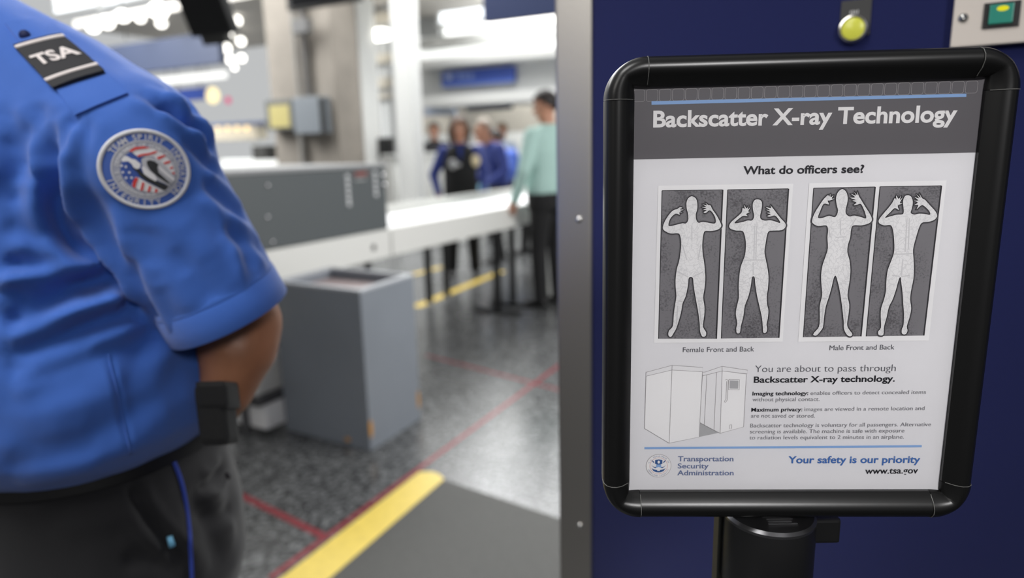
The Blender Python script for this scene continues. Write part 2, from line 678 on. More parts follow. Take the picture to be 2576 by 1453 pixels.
MB().ellipsoid(q + WN * 0.0046 + ZV * 0.0052 + WDIR * 0.0003, WDIR * 0.0056, WN * 0.0009, ZV * 0.0028, 20, 8).build('pilot_light', lamp_mat('pilot_glow', (235, 228, 40), 0.9), rk, smooth=True)

# ================================================================== poster sign on a belt post
SU = Vector((0.99901, -0.0444, 0)).normalized()
SN = Vector((-0.0444, -0.99901, 0)).normalized()
P0 = Vector((0.0745, 0.4221, 1.3845))          # top left corner of the visible sheet
SW, SH = 0.206, 0.2636
SV = Vector((0, 0, -1))


def S(u, v, off=0.0):
    return P0 + SU * u + SV * v + SN * off


def sp(px, py):
    """measured point -> sheet coordinates (metres right, metres down)"""
    p = on_plane(px, py, P0, SN) - P0
    return p.dot(SU), p.dot(SV)


base = S(SW / 2, 0) - SN * 0.025
base.z = 0
sg = empty('sign_stand', base, 'black framed notice about backscatter X-ray technology on a black belt post', 'sign')
M_FRAME = mat('satin_black', (13, 13, 13), 0.32, spec=0.45)
M_SEAM = mat('seam_grey', (92, 92, 90), 0.4)

FW_, CL = 0.0163, 0.0080                       # frame face width, how far a corner piece runs past the opening
LIP = 0.0012
# section across a rail: (distance outwards from the opening, height towards the viewer)
PROF = [(-LIP, 0.0008), (0.0, 0.0022), (0.0012, 0.0032), (0.004, 0.0062), (0.008, 0.0082), (0.0115, 0.0080), (0.0145, 0.0058), (0.0160, 0.0022), (FW_, -0.003), (FW_, -0.011), (-LIP, -0.011)]


def rail(a_uv, b_uv, out):
    rs = []
    for (u, v) in (a_uv, b_uv):
        rs.append([S(u + out[0] * d, v + out[1] * d, h) for d, h in PROF])
    return MB().rings(rs)


G = 0.0003
rail((CL + G, 0), (SW - CL - G, 0), (0, -1)).build('frame_rail', M_FRAME, sg, angle=40)
rail((CL + G, SH), (SW - CL - G, SH), (0, 1)).build('frame_rail', M_FRAME, sg, angle=40)
rail((0, CL + G), (0, SH - CL - G), (-1, 0)).build('frame_rail', M_FRAME, sg, angle=40)
rail((SW, CL + G), (SW, SH - CL - G), (1, 0)).build('frame_rail', M_FRAME, sg, angle=40)
for cu, cv, du, dv in ((0, 0, -1, -1), (SW, 0, 1, -1), (SW, SH, 1, 1), (0, SH, -1, 1)):
    # sweep the section round the corner: the opening keeps a sharp corner, the outside is a wide arc
    rs, path = [], []
    for i in range(17):
        a = math.pi / 2 * i / 16
        iu, iv = (cu - du * CL * (1 - min(1, i / 8)), cv) if i <= 8 else (cu, cv - dv * CL * (i - 8) / 8)
        ou, ov = cu - du * CL + du * math.sin(a) * (FW_ + CL), cv - dv * CL + dv * math.cos(a) * (FW_ + CL)
        path.append(((iu, iv), ((ou - iu) / FW_, (ov - iv) / FW_)))
    for (pu, pv), (ou, ov) in path:
        rs.append([S(pu + ou * d, pv + ov * d, h + (0.0006 if d > 0.003 else 0)) for d, h in PROF])
    k = MB().rings(rs)
    cp = k.build('frame_corner', M_FRAME, sg, angle=50)
    k = MB()
    for e_ in (0, -1):
        (pu, pv), (ou, ov) = path[e_]
        tn = (du, 0) if e_ == 0 else (0, dv)
        pts = [S(pu + ou * d - tn[0] * G, pv + ov * d - tn[1] * G, h + 0.0006) for d, h in PROF[1:9]]
        k.tube(pts, 0.00025, 6)
    k.build('seam', M_SEAM, cp)

# sheet and backing
MB().obox(S(SW / 2, SH / 2, -0.007), SU * (SW / 2 + 0.004), SV * (SH / 2 + 0.004), SN * 0.0035).build('back_board', M_BLACK, sg)
M_PAPER = mat('poster_paper', (222, 221, 224), 0.5, spec=0.3)
po = MB().obox(S(SW / 2, SH / 2, -0.0022), SU * (SW / 2 + 0.003), SV * (SH / 2 + 0.003), SN * 0.0004).build('poster', M_PAPER, sg)
# clear cover sheet in front of the print
m = bpy.data.materials.new('clear_cover')
m.use_nodes = True
t = m.node_tree
t.nodes.remove(t.nodes['Principled BSDF'])
tr = t.nodes.new('ShaderNodeBsdfTransparent')
gl = t.nodes.new('ShaderNodeBsdfGlossy')
gl.inputs['Roughness'].default_value = 0.12
fr = t.nodes.new('ShaderNodeFresnel')
fr.inputs['IOR'].default_value = 1.4
mx = t.nodes.new('ShaderNodeMixShader')
t.links.new(fr.outputs[0], mx.inputs[0])
t.links.new(tr.outputs[0], mx.inputs[1])
t.links.new(gl.outputs[0], mx.inputs[2])
t.links.new(mx.outputs[0], t.nodes['Material Output'].inputs[0])
k = MB()
k.add([S(-0.001, -0.001, 0.0004), S(SW + 0.001, -0.001, 0.0004), S(SW + 0.001, SH + 0.001, 0.0004), S(-0.001, SH + 0.001, 0.0004)], [(0, 3, 2, 1)])
k.build('clear_cover', m, sg, recalc=False)

Z0 = -0.0017                                   # print layers lie on the sheet, each a hair above the last
DZ = 0.00006


def ink(n):
    return Z0 + DZ * n


def quad_px(mb, pts, layer):
    return mb.poly([S(*sp(*p), ink(layer)) for p in pts])


def text_line(name, s, L, R, cap, rgbm, bold=0.0, layer=3, spacing=1.0, parent=None):
    """set a line of type from baseline start L to baseline end R (measured points), capital height 'cap'"""
    vs, fs = glyphs(s, bold, spacing)
    x0, x1 = min(v[0] for v in vs), max(v[0] for v in vs)
    capv, _ = glyphs('H', bold)
    ch = max(v[1] for v in capv)
    a, b_ = sp(*L), sp(*R)
    ca = sp(L[0], L[1] - cap)
    d = Vector((b_[0] - a[0], b_[1] - a[1]))
    sxv = d / (x1 - x0)
    hh = (a[1] - ca[1]) / ch
    k_ = MB()
    k_.add([S(a[0] + sxv.x * (v[0] - x0), a[1] + sxv.y * (v[0] - x0) - hh * v[1], ink(layer)) for v in vs], fs)
    return k_.build(name, rgbm, parent or po, recalc=False)


I_WHITE = mat('ink_white', (232, 230, 230), 0.5, spec=0.3)
I_BAND = mat('ink_dark_grey', (92, 89, 93), 0.5, spec=0.3)
I_BLACK = mat('ink_black', (26, 25, 32), 0.5, spec=0.3)
I_GREY = mat('ink_grey', (128, 127, 132), 0.5, spec=0.3)
I_MID = mat('ink_mid_grey', (92, 92, 98), 0.5, spec=0.3)
I_LGREY = mat('ink_line_grey', (150, 146, 148), 0.5, spec=0.3)
I_SKY = mat('ink_light_blue', (134, 168, 214), 0.5, spec=0.3)
I_BLUE = mat('ink_blue', (62, 104, 170), 0.5, spec=0.3)
I_SLATE = mat('ink_slate_blue', (98, 112, 150), 0.5, spec=0.3)
I_OFF = mat('ink_off_white', (236, 235, 236), 0.5, spec=0.3)
I_RED = mat('ink_red', (190, 120, 112), 0.5, spec=0.3)
I_NAVY = mat('ink_navy', (54, 88, 140), 0.5, spec=0.3)

# heading band
k = MB()
a, b_ = sp(1588, 401), sp(2478, 383)
k.poly([S(-0.002, -0.002, ink(1)), S(SW + 0.002, -0.002, ink(1)), S(SW + 0.002, b_[1], ink(1)), S(-0.002, a[1], ink(1))])
k.build('heading_band', I_BAND, po, recalc=False)
# row of rounded squares and the cut-off row above
k = MB()
v_mid = sp(2040, 229)[1]
pit = 0.00775
for row, dv in ((0, 0.0), (1, -0.0086)):
    for i in range(26):
        cu = 0.0042 + pit * i
        pts = [(u, v) for u, v in rrect(cu, v_mid + dv, 0.0034, 0.0034, 0.0013)]
        pts = [(min(max(u, 0.0), SW), max(v, 0.0002)) for u, v in pts]
        stroke(k, [S(u, v, ink(2)) for u, v in pts], 0.00022, SN, True)
k.build('square_row', I_LGREY, po, recalc=False)
k = quad_px(MB(), [(1640, 254), (2435, 235), (2435, 243), (1640, 263)], 3)
k.build('rule_line', I_SKY, po, recalc=False)
text_line('title_lettering', 'Backscatter X-ray Technology', (1644, 319), (2410, 305), 41, I_WHITE, 0.028)
text_line('question_lettering', 'What do officers see?', (1872, 438), (2176, 434), 20, I_BLACK, 0.022)

# scan pictures: white mount, grey picture, white figure with dark edge
m = mat('scan_grey', (106, 104, 108), 0.5, spec=0.3)
t = m.node_tree
co = t.nodes.new('ShaderNodeTexCoord')
n1 = t.nodes.new('ShaderNodeTexNoise')
n1.inputs['Scale'].default_value = 900
n1.inputs['Detail'].default_value = 3
n2 = t.nodes.new('ShaderNodeTexNoise')
n2.inputs['Scale'].default_value = 45
ad = t.nodes.new('ShaderNodeMath')
ad.operation = 'ADD'
t.links.new(co.outputs['Object'], n1.inputs['Vector'])
t.links.new(co.outputs['Object'], n2.inputs['Vector'])
t.links.new(n1.outputs[0], ad.inputs[0])
t.links.new(n2.outputs[0], ad.inputs[1])
r = t.nodes.new('ShaderNodeValToRGB')
r.color_ramp.elements[0].position = 0.62
r.color_ramp.elements[0].color = s2l((74, 72, 76)) + (1,)
r.color_ramp.elements[1].position = 1.0
r.color_ramp.elements[1].color = s2l((122, 120, 124)) + (1,)
e = r.color_ramp.elements.new(1.0)
t.links.new(ad.outputs[0], r.inputs[0])
mdv = t.nodes.new('ShaderNodeMath')
t.links.new(r.outputs[0], t.nodes['Principled BSDF'].inputs['Base Color'])
M_SCAN = m
m = mat('scan_white', (226, 225, 226), 0.5, spec=0.3)
t = m.node_tree
co = t.nodes.new('ShaderNodeTexCoord')
vo = t.nodes.new('ShaderNodeTexVoronoi')
vo.feature = 'DISTANCE_TO_EDGE'
vo.inputs['Scale'].default_value = 330
n1 = t.nodes.new('ShaderNodeTexNoise')
n1.inputs['Scale'].default_value = 150
n1.inputs['Detail'].default_value = 4
t.links.new(co.outputs['Object'], n1.inputs['Vector'])
mxv = t.nodes.new('ShaderNodeMix')
mxv.data_type = 'VECTOR'
mxv.inputs['Factor'].default_value = 0.01
t.links.new(co.outputs['Object'], mxv.inputs[4])
t.links.new(n1.outputs['Color'], mxv.inputs[5])
t.links.new(mxv.outputs[1], vo.inputs['Vector'])
r = t.nodes.new('ShaderNodeValToRGB')
r.color_ramp.elements[0].color = s2l((210, 209, 211)) + (1,)
r.color_ramp.elements[1].position = 0.10
r.color_ramp.elements[1].color = s2l((229, 228, 229)) + (1,)
t.links.new(vo.outputs['Distance'], r.inputs[0])
t.links.new(r.outputs[0], t.nodes['Principled BSDF'].inputs['Base Color'])
M_FIG = m
I_SCANDARK = mat('scan_dark', (44, 42, 46), 0.5, spec=0.3)
I_SCANLINE = mat('scan_line', (205, 204, 206), 0.5, spec=0.3)
I_HALO = mat('scan_halo', (92, 90, 94), 0.5, spec=0.3)

f_ = lambda p: (1640 + p[0] / 3.379, 450 + p[1] / 3.379)
g_ = lambda p: (2000 + p[0] / 3.3025, 440 + p[1] / 3.3025)
FIG = {
    'a': (f_, [(90, 100), (607, 93), (552, 1362), (60, 1362)],
          [(343, 148), (378, 168), (390, 215), (388, 262), (377, 300), (380, 345), (400, 374), (440, 366), (520, 380), (546, 372), (543, 330), (520, 288), (494, 268),
           (462, 290), (442, 284), (470, 268), (440, 262), (468, 252), (425, 240), (466, 238), (432, 216), (474, 226), (456, 203), (486, 224), (502, 226), (520, 262), (555, 312), (588, 375), (592, 408), (560, 434),
           (500, 444), (456, 444), (440, 480), (432, 560), (436, 640), (446, 700), (455, 780), (458, 860), (450, 940), (440, 1010), (451, 1090), (449, 1160), (438, 1240), (442, 1270), (464, 1306), (460, 1338), (432, 1342),
           (414, 1302), (410, 1240), (400, 1150), (384, 1060), (366, 960), (356, 885), (350, 842), (318, 842), (311, 900), (290, 1000), (264, 1060), (248, 1150), (213, 1265), (190, 1310), (165, 1346), (142, 1330), (150, 1290),
           (181, 1253), (190, 1150), (199, 1080), (211, 1000), (205, 920), (205, 850), (215, 770), (235, 700), (246, 630), (253, 560), (245, 490), (226, 464), (160, 465), (105, 437), (97, 405), (120, 348), (160, 290), (192, 264),
           (216, 258), (240, 242), (262, 246), (240, 260), (274, 262), (242, 274), (264, 286), (236, 286), (240, 306), (206, 296), (165, 330), (146, 375), (150, 402), (210, 391), (262, 378), (292, 379), (312, 350), (311, 300), (300, 256), (297, 205), (312, 166)],
          [[(343, 400), (343, 520)], [(262, 560), (300, 690)], [(420, 560), (395, 690)], [(225, 790), (310, 835)], [(350, 835), (440, 790)], [(222, 1080), (212, 1240)], [(405, 1080), (425, 1240)], [(230, 1040), (265, 1045)], [(395, 1040), (430, 1040)]]),
    'b': (f_, [(650, 93), (1168, 84), (1085, 1355), (595, 1360)],
          [(903, 173), (935, 188), (942, 225), (934, 275), (926, 310), (930, 340), (965, 356), (1010, 352), (1065, 366), (1090, 376), (1096, 366), (1072, 330), (1048, 312), (1010, 322), (985, 316), (1016, 302), (982, 290), (1014, 284), (976, 262), (1012, 266), (972, 240),
           (1018, 248), (1012, 224), (1036, 252), (1062, 286), (1100, 335), (1138, 376), (1142, 408), (1110, 436), (1040, 440), (1000, 446), (984, 480), (972, 550), (962, 620), (972, 680), (988, 760), (997, 840), (992, 930), (982, 1000), (985, 1070), (996, 1120),
           (990, 1190), (980, 1240), (986, 1275), (976, 1308), (952, 1308), (948, 1260), (940, 1180), (918, 1080), (898, 990), (884, 900), (878, 838), (856, 838), (846, 910), (825, 1000), (795, 1080), (782, 1170), (762, 1250), (752, 1310), (726, 1312), (722, 1270),
           (730, 1230), (718, 1150), (726, 1090), (744, 1010), (742, 920), (748, 830), (760, 750), (782, 690), (798, 640), (804, 560), (796, 490), (775, 444), (720, 440), (672, 424), (662, 396), (684, 362), (730, 322), (768, 284), (776, 246), (794, 256), (790, 222), (810, 252), (828, 224), (818, 262), (842, 240),
           (824, 276), (838, 282), (806, 300), (820, 318), (784, 314), (756, 330), (712, 366), (716, 378), (780, 366), (820, 354), (850, 356), (868, 340), (874, 310), (866, 270), (862, 222), (874, 186)],
          [[(878, 400), (872, 690)], [(895, 400), (888, 690)], [(780, 692), (960, 690)], [(866, 710), (866, 820)], [(830, 850), (856, 838)], [(878, 838), (915, 850)]]),
    'c': (g_, [(163, 110), (675, 100), (556, 1345), (76, 1352)],
          [(400, 118), (432, 140), (446, 190), (440, 240), (428, 290), (432, 325), (462, 346), (500, 338), (560, 352), (598, 362), (592, 320), (572, 270), (552, 240), (520, 250), (494, 252), (518, 230), (484, 214), (512, 208), (464, 190), (508, 186), (470, 156), (514, 172), (498, 140), (526, 170), (522, 136), (540, 180), (556, 205), (590, 262), (636, 335),
           (646, 378), (620, 404), (560, 420), (494, 420), (474, 450), (466, 520), (448, 580), (442, 640), (460, 710), (468, 790), (462, 870), (450, 950), (444, 1010), (458, 1080), (452, 1160), (440, 1240), (452, 1280), (484, 1325), (466, 1344), (438, 1330), (414, 1282),
           (412, 1220), (400, 1110), (388, 1020), (374, 940), (358, 875), (344, 838), (328, 862), (312, 930), (290, 1010), (264, 1090), (250, 1170), (240, 1262), (222, 1296), (186, 1336), (158, 1332), (168, 1310), (206, 1262), (212, 1180), (212, 1090), (232, 1000),
           (226, 910), (224, 830), (236, 750), (260, 680), (280, 610), (276, 520), (282, 460), (266, 420), (200, 426), (154, 402), (150, 370), (174, 310), (214, 246), (240, 208), (262, 184), (282, 168), (292, 182), (300, 156), (304, 186), (328, 166), (312, 196), (336, 196), (300, 212), (278, 216), (290, 246), (246, 240), (216, 300), (198, 356),
           (240, 356), (290, 340), (336, 352), (358, 326), (364, 290), (354, 250), (348, 190), (366, 142)],
          [[(385, 380), (385, 500)], [(345, 520), (430, 515)], [(235, 1030), (270, 1030)], [(405, 1030), (440, 1030)], [(240, 1080), (228, 1230)], [(415, 1080), (428, 1230)], [(460, 450), (515, 360)], [(285, 440), (300, 520)]]),
    'd': (g_, [(716, 98), (1228, 90), (1080, 1338), (600, 1345)],
          [(945, 168), (975, 182), (988, 225), (980, 280), (970, 315), (1000, 330), (1040, 322), (1090, 325), (1130, 332), (1128, 306), (1098, 272), (1070, 252), (1046, 262), (1018, 288), (1034, 250), (998, 252), (1030, 230), (996, 214), (1034, 212), (1000, 182), (1040, 196), (1016, 160), (1052, 190), (1040, 152), (1066, 194), (1088, 206), (1130, 252), (1178, 306),
           (1190, 346), (1160, 378), (1110, 392), (1062, 400), (1036, 450), (1012, 530), (990, 620), (994, 700), (998, 780), (992, 870), (972, 970), (966, 1040), (974, 1110), (962, 1180), (938, 1260), (944, 1296), (928, 1326), (898, 1322), (896, 1285), (910, 1250),
           (914, 1160), (908, 1070), (902, 980), (892, 900), (884, 850), (868, 880), (846, 960), (818, 1040), (788, 1100), (768, 1190), (748, 1262), (742, 1330), (706, 1334), (698, 1305), (722, 1270), (720, 1180), (724, 1110), (750, 1030), (764, 960), (768, 870),
           (780, 790), (806, 720), (830, 650), (834, 580), (826, 480), (806, 420), (750, 420), (708, 402), (706, 372), (740, 326), (790, 268), (820, 226), (838, 192), (850, 206), (850, 170), (870, 200), (890, 172), (880, 210), (906, 184), (880, 232), (900, 238), (862, 256), (872, 292), (838, 276), (800, 310), (756, 356), (790, 348), (850, 332),
           (900, 328), (912, 310), (910, 270), (906, 220), (920, 180)],
          [[(940, 360), (925, 640)], [(960, 360), (950, 620)], [(905, 700), (890, 840)], [(815, 835), (880, 845)], [(890, 845), (960, 838)], [(830, 660), (985, 655)]]),
}
for nm, pts in (('picture_mount', [(1657, 467), (1998, 462), (1971, 861), (1646, 864)]), ('picture_mount', [(2038, 461), (2385, 454), (2340, 858), (2010, 861)])):
    quad_px(MB(), pts, 2).build(nm, I_OFF, po, recalc=False)
for key, (fn, rect, out, lines) in FIG.items():
    k = MB().use(M_SCAN)
    rp = [fn(p) for p in rect]
    quad_px(k, rp, 3)
    k.use(I_SCANDARK)
    stroke(k, [S(*sp(*rp[1]), ink(4)), S(*sp(*rp[2]), ink(4))], 0.0009, SN)
    stroke(k, [S(*sp(*rp[0]), ink(4)), S(*sp(*rp[3]), ink(4))], 0.0005, SN)
    stroke(k, [S(*sp(*rp[0]), ink(4)), S(*sp(*rp[1]), ink(4))], 0.0004, SN)
    k.build('scan_picture', None, po, recalc=False)
    ol = [S(*sp(*fn(p)), ink(7)) for p in out]
    sm = smooth_line(ol, 3, True)
    k = MB().use(I_HALO)
    stroke(k, [p - SN * DZ * 2 for p in sm], 0.0020, SN, True)
    k.use(I_SCANDARK)
    stroke(k, [p - SN * DZ for p in sm], 0.0011, SN, True)
    k.use(M_FIG).poly(sm)
    k.use(I_SCANLINE)
    for ln in lines:
        stroke(k, [S(*sp(*fn(p)), ink(8)) for p in ln], 0.0007, SN)
    k.build('scan_figure', None, po, recalc=False)
text_line('caption_lettering', 'Female Front and Back', (1719, 887), (1899, 885), 12, I_MID)
text_line('caption_lettering', 'Male Front and Back', (2089, 882), (2253, 880), 12, I_MID)

# line drawing of the walk-through booth
h_ = lambda p: (1560 + p[0] / 2.45, 860 + p[1] / 2.45)
k = MB()
I_B1, I_B2, I_B3 = mat('ink_booth_light', (232, 231, 232), 0.5, spec=0.3), mat('ink_booth_side', (224, 223, 225), 0.5, spec=0.3), mat('ink_booth_floor', (168, 168, 170), 0.5, spec=0.3)
faces = [(I_B2, [(530, 188), (632, 153), (790, 177), (787, 200), (633, 182), (512, 212), (512, 190)]), (I_B2, [(512, 210), (633, 182), (620, 567), (495, 500)]), (I_B1, [(633, 182), (782, 203), (765, 527), (620, 567)]),
         (I_B3, [(495, 503), (608, 565), (490, 590)]), (I_B2, [(162, 190), (323, 147), (512, 160), (512, 187), (322, 176), (162, 214)]), (I_B1, [(162, 214), (322, 177), (305, 628), (153, 537)]), (I_B1, [(322, 177), (510, 187), (490, 590), (305, 628)]),
         (I_B3, [(680, 240), (733, 242), (731, 292), (678, 291)])]
for i, (im, pts) in enumerate(faces):
    k.use(im)
    quad_px(k, [h_(p) for p in pts], 3 + (1 if i > 5 or i == 7 else 0))
k.use(I_LGREY)
for pts in ([(162, 190), (323, 147), (512, 160), (512, 187), (322, 176), (162, 214), (162, 190)], [(323, 147), (322, 177), (305, 628)], [(162, 214), (153, 537), (305, 628), (490, 590), (510, 187)], [(512, 190), (530, 188), (632, 153), (790, 177), (787, 200), (633, 182), (512, 212)],
            [(632, 153), (633, 182), (620, 567)], [(782, 203), (765, 527), (620, 567), (495, 503)], [(538, 205), (522, 515)], [(598, 190), (582, 545)], [(674, 234), (740, 236), (738, 298), (672, 297), (674, 234)],
            [(652, 238), (660, 234), (670, 240), (664, 360), (654, 376), (646, 374), (648, 366), (656, 358), (660, 246)], [(680, 515), (692, 514), (690, 538), (678, 540), (680, 515)]):
    stroke(k, [S(*sp(*h_(p)), ink(5)) for p in pts], 0.00028, SN)
k.build('booth_drawing', None, po, recalc=False)

text_line('body_lettering', 'You are about to pass through', (1901, 937.5), (2256, 934.7), 16.5, I_MID, -0.008)
text_line('body_lettering', 'Backscatter X-ray technology.', (1898, 964), (2254, 961), 15.5, I_BLACK, 0.02)
text_line('body_lettering', 'Imaging technology:', (1894.7, 996), (2035.5, 995), 9.5, I_BLACK, 0.018)
text_line('body_lettering', 'enables officers to detect concealed items', (2041, 995), (2332.6, 992), 9.5, I_GREY)
text_line('body_lettering', 'without physical contact.', (1894.7, 1011), (2064, 1010), 9.5, I_GREY)
text_line('body_lettering', 'Maximum privacy:', (1891.8, 1037), (2020.4, 1036), 9.5, I_BLACK, 0.018)
text_line('body_lettering', 'images are viewed in a remote location and', (2025.7, 1035.5), (2329, 1033), 9.5, I_GREY)
text_line('body_lettering', 'are not saved or stored.', (1891, 1052), (2052, 1052), 9.5, I_GREY)
text_line('body_lettering', 'Backscatter technology is voluntary for all passengers. Alternative', (1889, 1076.7), (2345.3, 1073.5), 9.5, I_GREY)
text_line('body_lettering', 'screening is available. The machine is safe with exposure', (1888, 1092), (2278, 1089.4), 9.5, I_GREY)
text_line('body_lettering', 'to radiation levels equivalent to 2 minutes in an airplane.', (1887, 1107), (2276.7, 1105), 9.5, I_GREY)
k = quad_px(MB(), [(1622, 1126.5), (2322, 1121.5), (2322, 1127), (1622, 1132)], 3)
k.build('rule_line', I_SKY, po, recalc=False)


def serifs(k_, s, L, R, layer):
    """small feet and heads that turn the plain letters of a line into a book face"""
    vs, _ = glyphs(s)
    x0, x1 = min(v[0] for v in vs), max(v[0] for v in vs)
    a, b_ = sp(*L), sp(*R)
    sc = (b_[0] - a[0]) / (x1 - x0)
    pre = ''
    for ch in s:
        wv, _ = glyphs(pre + ch)
        right = max(v[0] for v in wv)
        cv, _ = glyphs(ch)
        wdt = max(v[0] for v in cv) - min(v[0] for v in cv)
        left = right - wdt
        feet = {'T': [0.5], 'r': [0.12], 'a': [0.92], 'n': [0.1, 0.9], 'p': [0.1], 't': [0.7], 'i': [0.5], 'u': [0.9], 'A': [0.06, 0.94], 'd': [0.92], 'm': [0.06, 0.5, 0.94], 'y': []}.get(ch, [])
        for fx in feet:
            u = a[0] + (left + wdt * fx - x0) * sc
            v = a[1] + (b_[1] - a[1]) * (left + wdt * fx - x0) / (x1 - x0) + (0.0009 if ch == 'p' else 0)
            k_.add([S(u - 0.0005, v - 0.0002, ink(layer)), S(u + 0.0005, v - 0.0002, ink(layer)), S(u + 0.0005, v, ink(layer)), S(u - 0.0005, v, ink(layer))], [(0, 1, 2, 3)])
        pre += ch


for s_, L_, R_ in (('Transportation', (1706.5, 1162), (1846.5, 1162)), ('Security', (1706, 1180), (1784, 1180)), ('Administration', (1705, 1197.4), (1847, 1197.4))):
    o = text_line('agency_lettering', s_, L_, R_, 12.5, I_SLATE, 0.012)
    k = MB()
    serifs(k, s_, L_, R_, 4)
    me2 = k.mesh('x')
    bm = bmesh.new()
    bm.from_mesh(o.data)
    bm.from_mesh(me2)
    bm.to_mesh(o.data)
    bm.free()
text_line('slogan_lettering', 'Your safety is our priority', (1984.5, 1167), (2317.5, 1166), 17.5, I_BLUE, 0.02)
text_line('address_lettering', 'www.tsa.gov', (2179, 1194), (2312, 1192.6), 15.5, I_BLACK, 0.014)

# round agency seal: white ring, red circle, blue spread-winged bird with shield
su_, sv_ = sp(1657.8, 1173.6)
sr = 0.0081


def sc_(x, y, l):
    return S(su_ + x * sr, sv_ - y * sr, ink(l))


k = MB().use(I_LGREY)
k.poly([sc_(1.03 * math.cos(a), 1.03 * math.sin(a), 3) for a in [2 * math.pi * i / 40 for i in range(40)]])
k.use(I_WHITE).poly([sc_(math.cos(a), math.sin(a), 4) for a in [2 * math.pi * i / 40 for i in range(40)]])
k.use(I_RED)
stroke(k, [sc_(0.72 * math.cos(a), 0.72 * math.sin(a), 5) for a in [2 * math.pi * i / 36 for i in range(36)]], 0.0002, SN, True)
k.use(I_NAVY)
for pts in ([(-0.3, 0.52), (0, 0.58), (0.3, 0.52), (0.3, 0.2), (0.12, 0.1), (0.08, -0.02), (-0.08, -0.02), (-0.12, 0.1), (-0.3, 0.2)], [(-0.62, 0.55), (-0.42, 0.42), (-0.34, 0.24), (-0.46, 0.3)], [(0.62, 0.55), (0.42, 0.42), (0.34, 0.24), (0.46, 0.3)],
            [(-0.62, 0.08), (-0.4, -0.08), (-0.2, -0.1), (0.2, -0.1), (0.4, -0.08), (0.62, 0.08), (0.4, -0.14), (0.3, -0.2), (-0.3, -0.2), (-0.4, -0.14)],
            [(-0.58, -0.2), (-0.4, -0.3), (-0.2, -0.36), (0.2, -0.36), (0.4, -0.3), (0.58, -0.2), (0.42, -0.46), (0.2, -0.56), (0, -0.58), (-0.2, -0.56), (-0.42, -0.46)]):
    k.poly([sc_(x, y, 5) for x, y in pts])
k.use(I_SKY).poly([sc_(x, y, 6) for x, y in [(-0.2, 0.12), (0.2, 0.12), (0.22, -0.2), (0, -0.34), (-0.22, -0.2)]])
k.use(I_WHITE)
k.poly([sc_(0.1 * math.cos(a), 0.34 + 0.13 * math.sin(a), 6) for a in [2 * math.pi * i / 16 for i in range(16)]])
k.poly([sc_(x, y, 7) for x, y in [(-0.3, -0.22), (0, -0.08), (0.3, -0.22), (0.14, -0.26), (0.1, -0.44), (-0.1, -0.44), (-0.14, -0.26)]])
k.build('agency_seal', None, po, recalc=False)
for txt, a0, a1, rr in (('U.S. DEPARTMENT OF', 160, 20, 0.80), ('HOMELAND SECURITY', 205, 335, 0.93)):
    k = MB()
    n_ = len(txt)
    for i, ch in enumerate(txt):
        if ch == ' ':
            continue
        a = math.radians(a0 + (a1 - a0) * i / (n_ - 1))
        top = a0 < 180
        vs, fs = glyphs(ch)
        up = (math.cos(a), math.sin(a)) if top else (-math.cos(a), -math.sin(a))
        rt = (up[1], -up[0])
        cw = max(v[0] for v in vs) / 2
        k.add([sc_(rr * math.cos(a) + 0.17 * ((v[0] - cw) * rt[0] + v[1] * up[0]), rr * math.sin(a) + 0.17 * ((v[0] - cw) * rt[1] + v[1] * up[1]), 5) for v in vs], fs)
    k.build('seal_lettering', I_SLATE, po, recalc=False)

# the belt post below
PC = Vector((0.1788, 0.442, 0))
HEADZ = 1.094
M_POST = mat('post_black', (22, 23, 21), 0.38)
MB().lathe(PC, ZV, [(HEADZ - 0.058, 0.029), (HEADZ - 0.052, 0.0315), (HEADZ - 0.012, 0.0315), (HEADZ - 0.004, 0.0312)], 48).build('post_head', M_BLACK, sg, angle=40)
cap = MB().lathe(PC, ZV, [(HEADZ - 0.004, 0.0312), (HEADZ - 0.002, 0.0314), (HEADZ, 0.0296), (HEADZ - 0.0006, 0.0285), (HEADZ - 0.0006, 0.0)], 64).build('post_cap', mat('cap_metal', (96, 96, 98), 0.28, metal=0.85), sg, angle=30)
k = MB()
for i in range(4):
    k.obox(PC + Vector((0.002 + 0.001 * (i % 2), -0.008 - 0.0032 * i, HEADZ - 0.0003)), Vector((0.010 - 0.001 * (i % 3), 0, 0)), Vector((0, 0.0006, 0)), Vector((0, 0, 0.0002)))
k.build('embossed_mark', mat('emboss_grey', (70, 70, 72), 0.5), cap)
MB().lathe(PC, ZV, [(HEADZ - 0.075, 0.0268), (HEADZ - 0.058, 0.0268)], 40).build('post_collar', M_DARK, sg, angle=40)
MB().lathe(PC, ZV, [(0.03, 0.0318), (HEADZ - 0.072, 0.0318), (HEADZ - 0.070, 0.031)], 48).build('post', M_POST, sg, angle=40)
MB().lathe(PC, ZV, [(0.005, 0.175), (0.012, 0.175), (0.02, 0.16), (0.032, 0.06), (0.036, 0.0)], 56).build('post_base', M_BLACK, sg, angle=40)
# belt outlet on the right and the upright that carries the frame
MB().box(PC + Vector((0.028, -0.010, HEADZ - 0.021)), PC + Vector((0.047, 0.012, HEADZ - 0.003))).build('belt_clip', M_BLACK, sg, bevel=0.002)
MB().box(PC + Vector((-0.034, 0.004, HEADZ - 0.075)), PC + Vector((-0.029, 0.016, HEADZ + 0.03))).build('clamp_arm', M_POST, sg, bevel=0.001)
MB().box(PC + Vector((-0.03, 0.0, HEADZ - 0.004)), PC + Vector((0.03, 0.008, HEADZ + 0.12))).build('bracket', M_BLACK, sg, bevel=0.001)

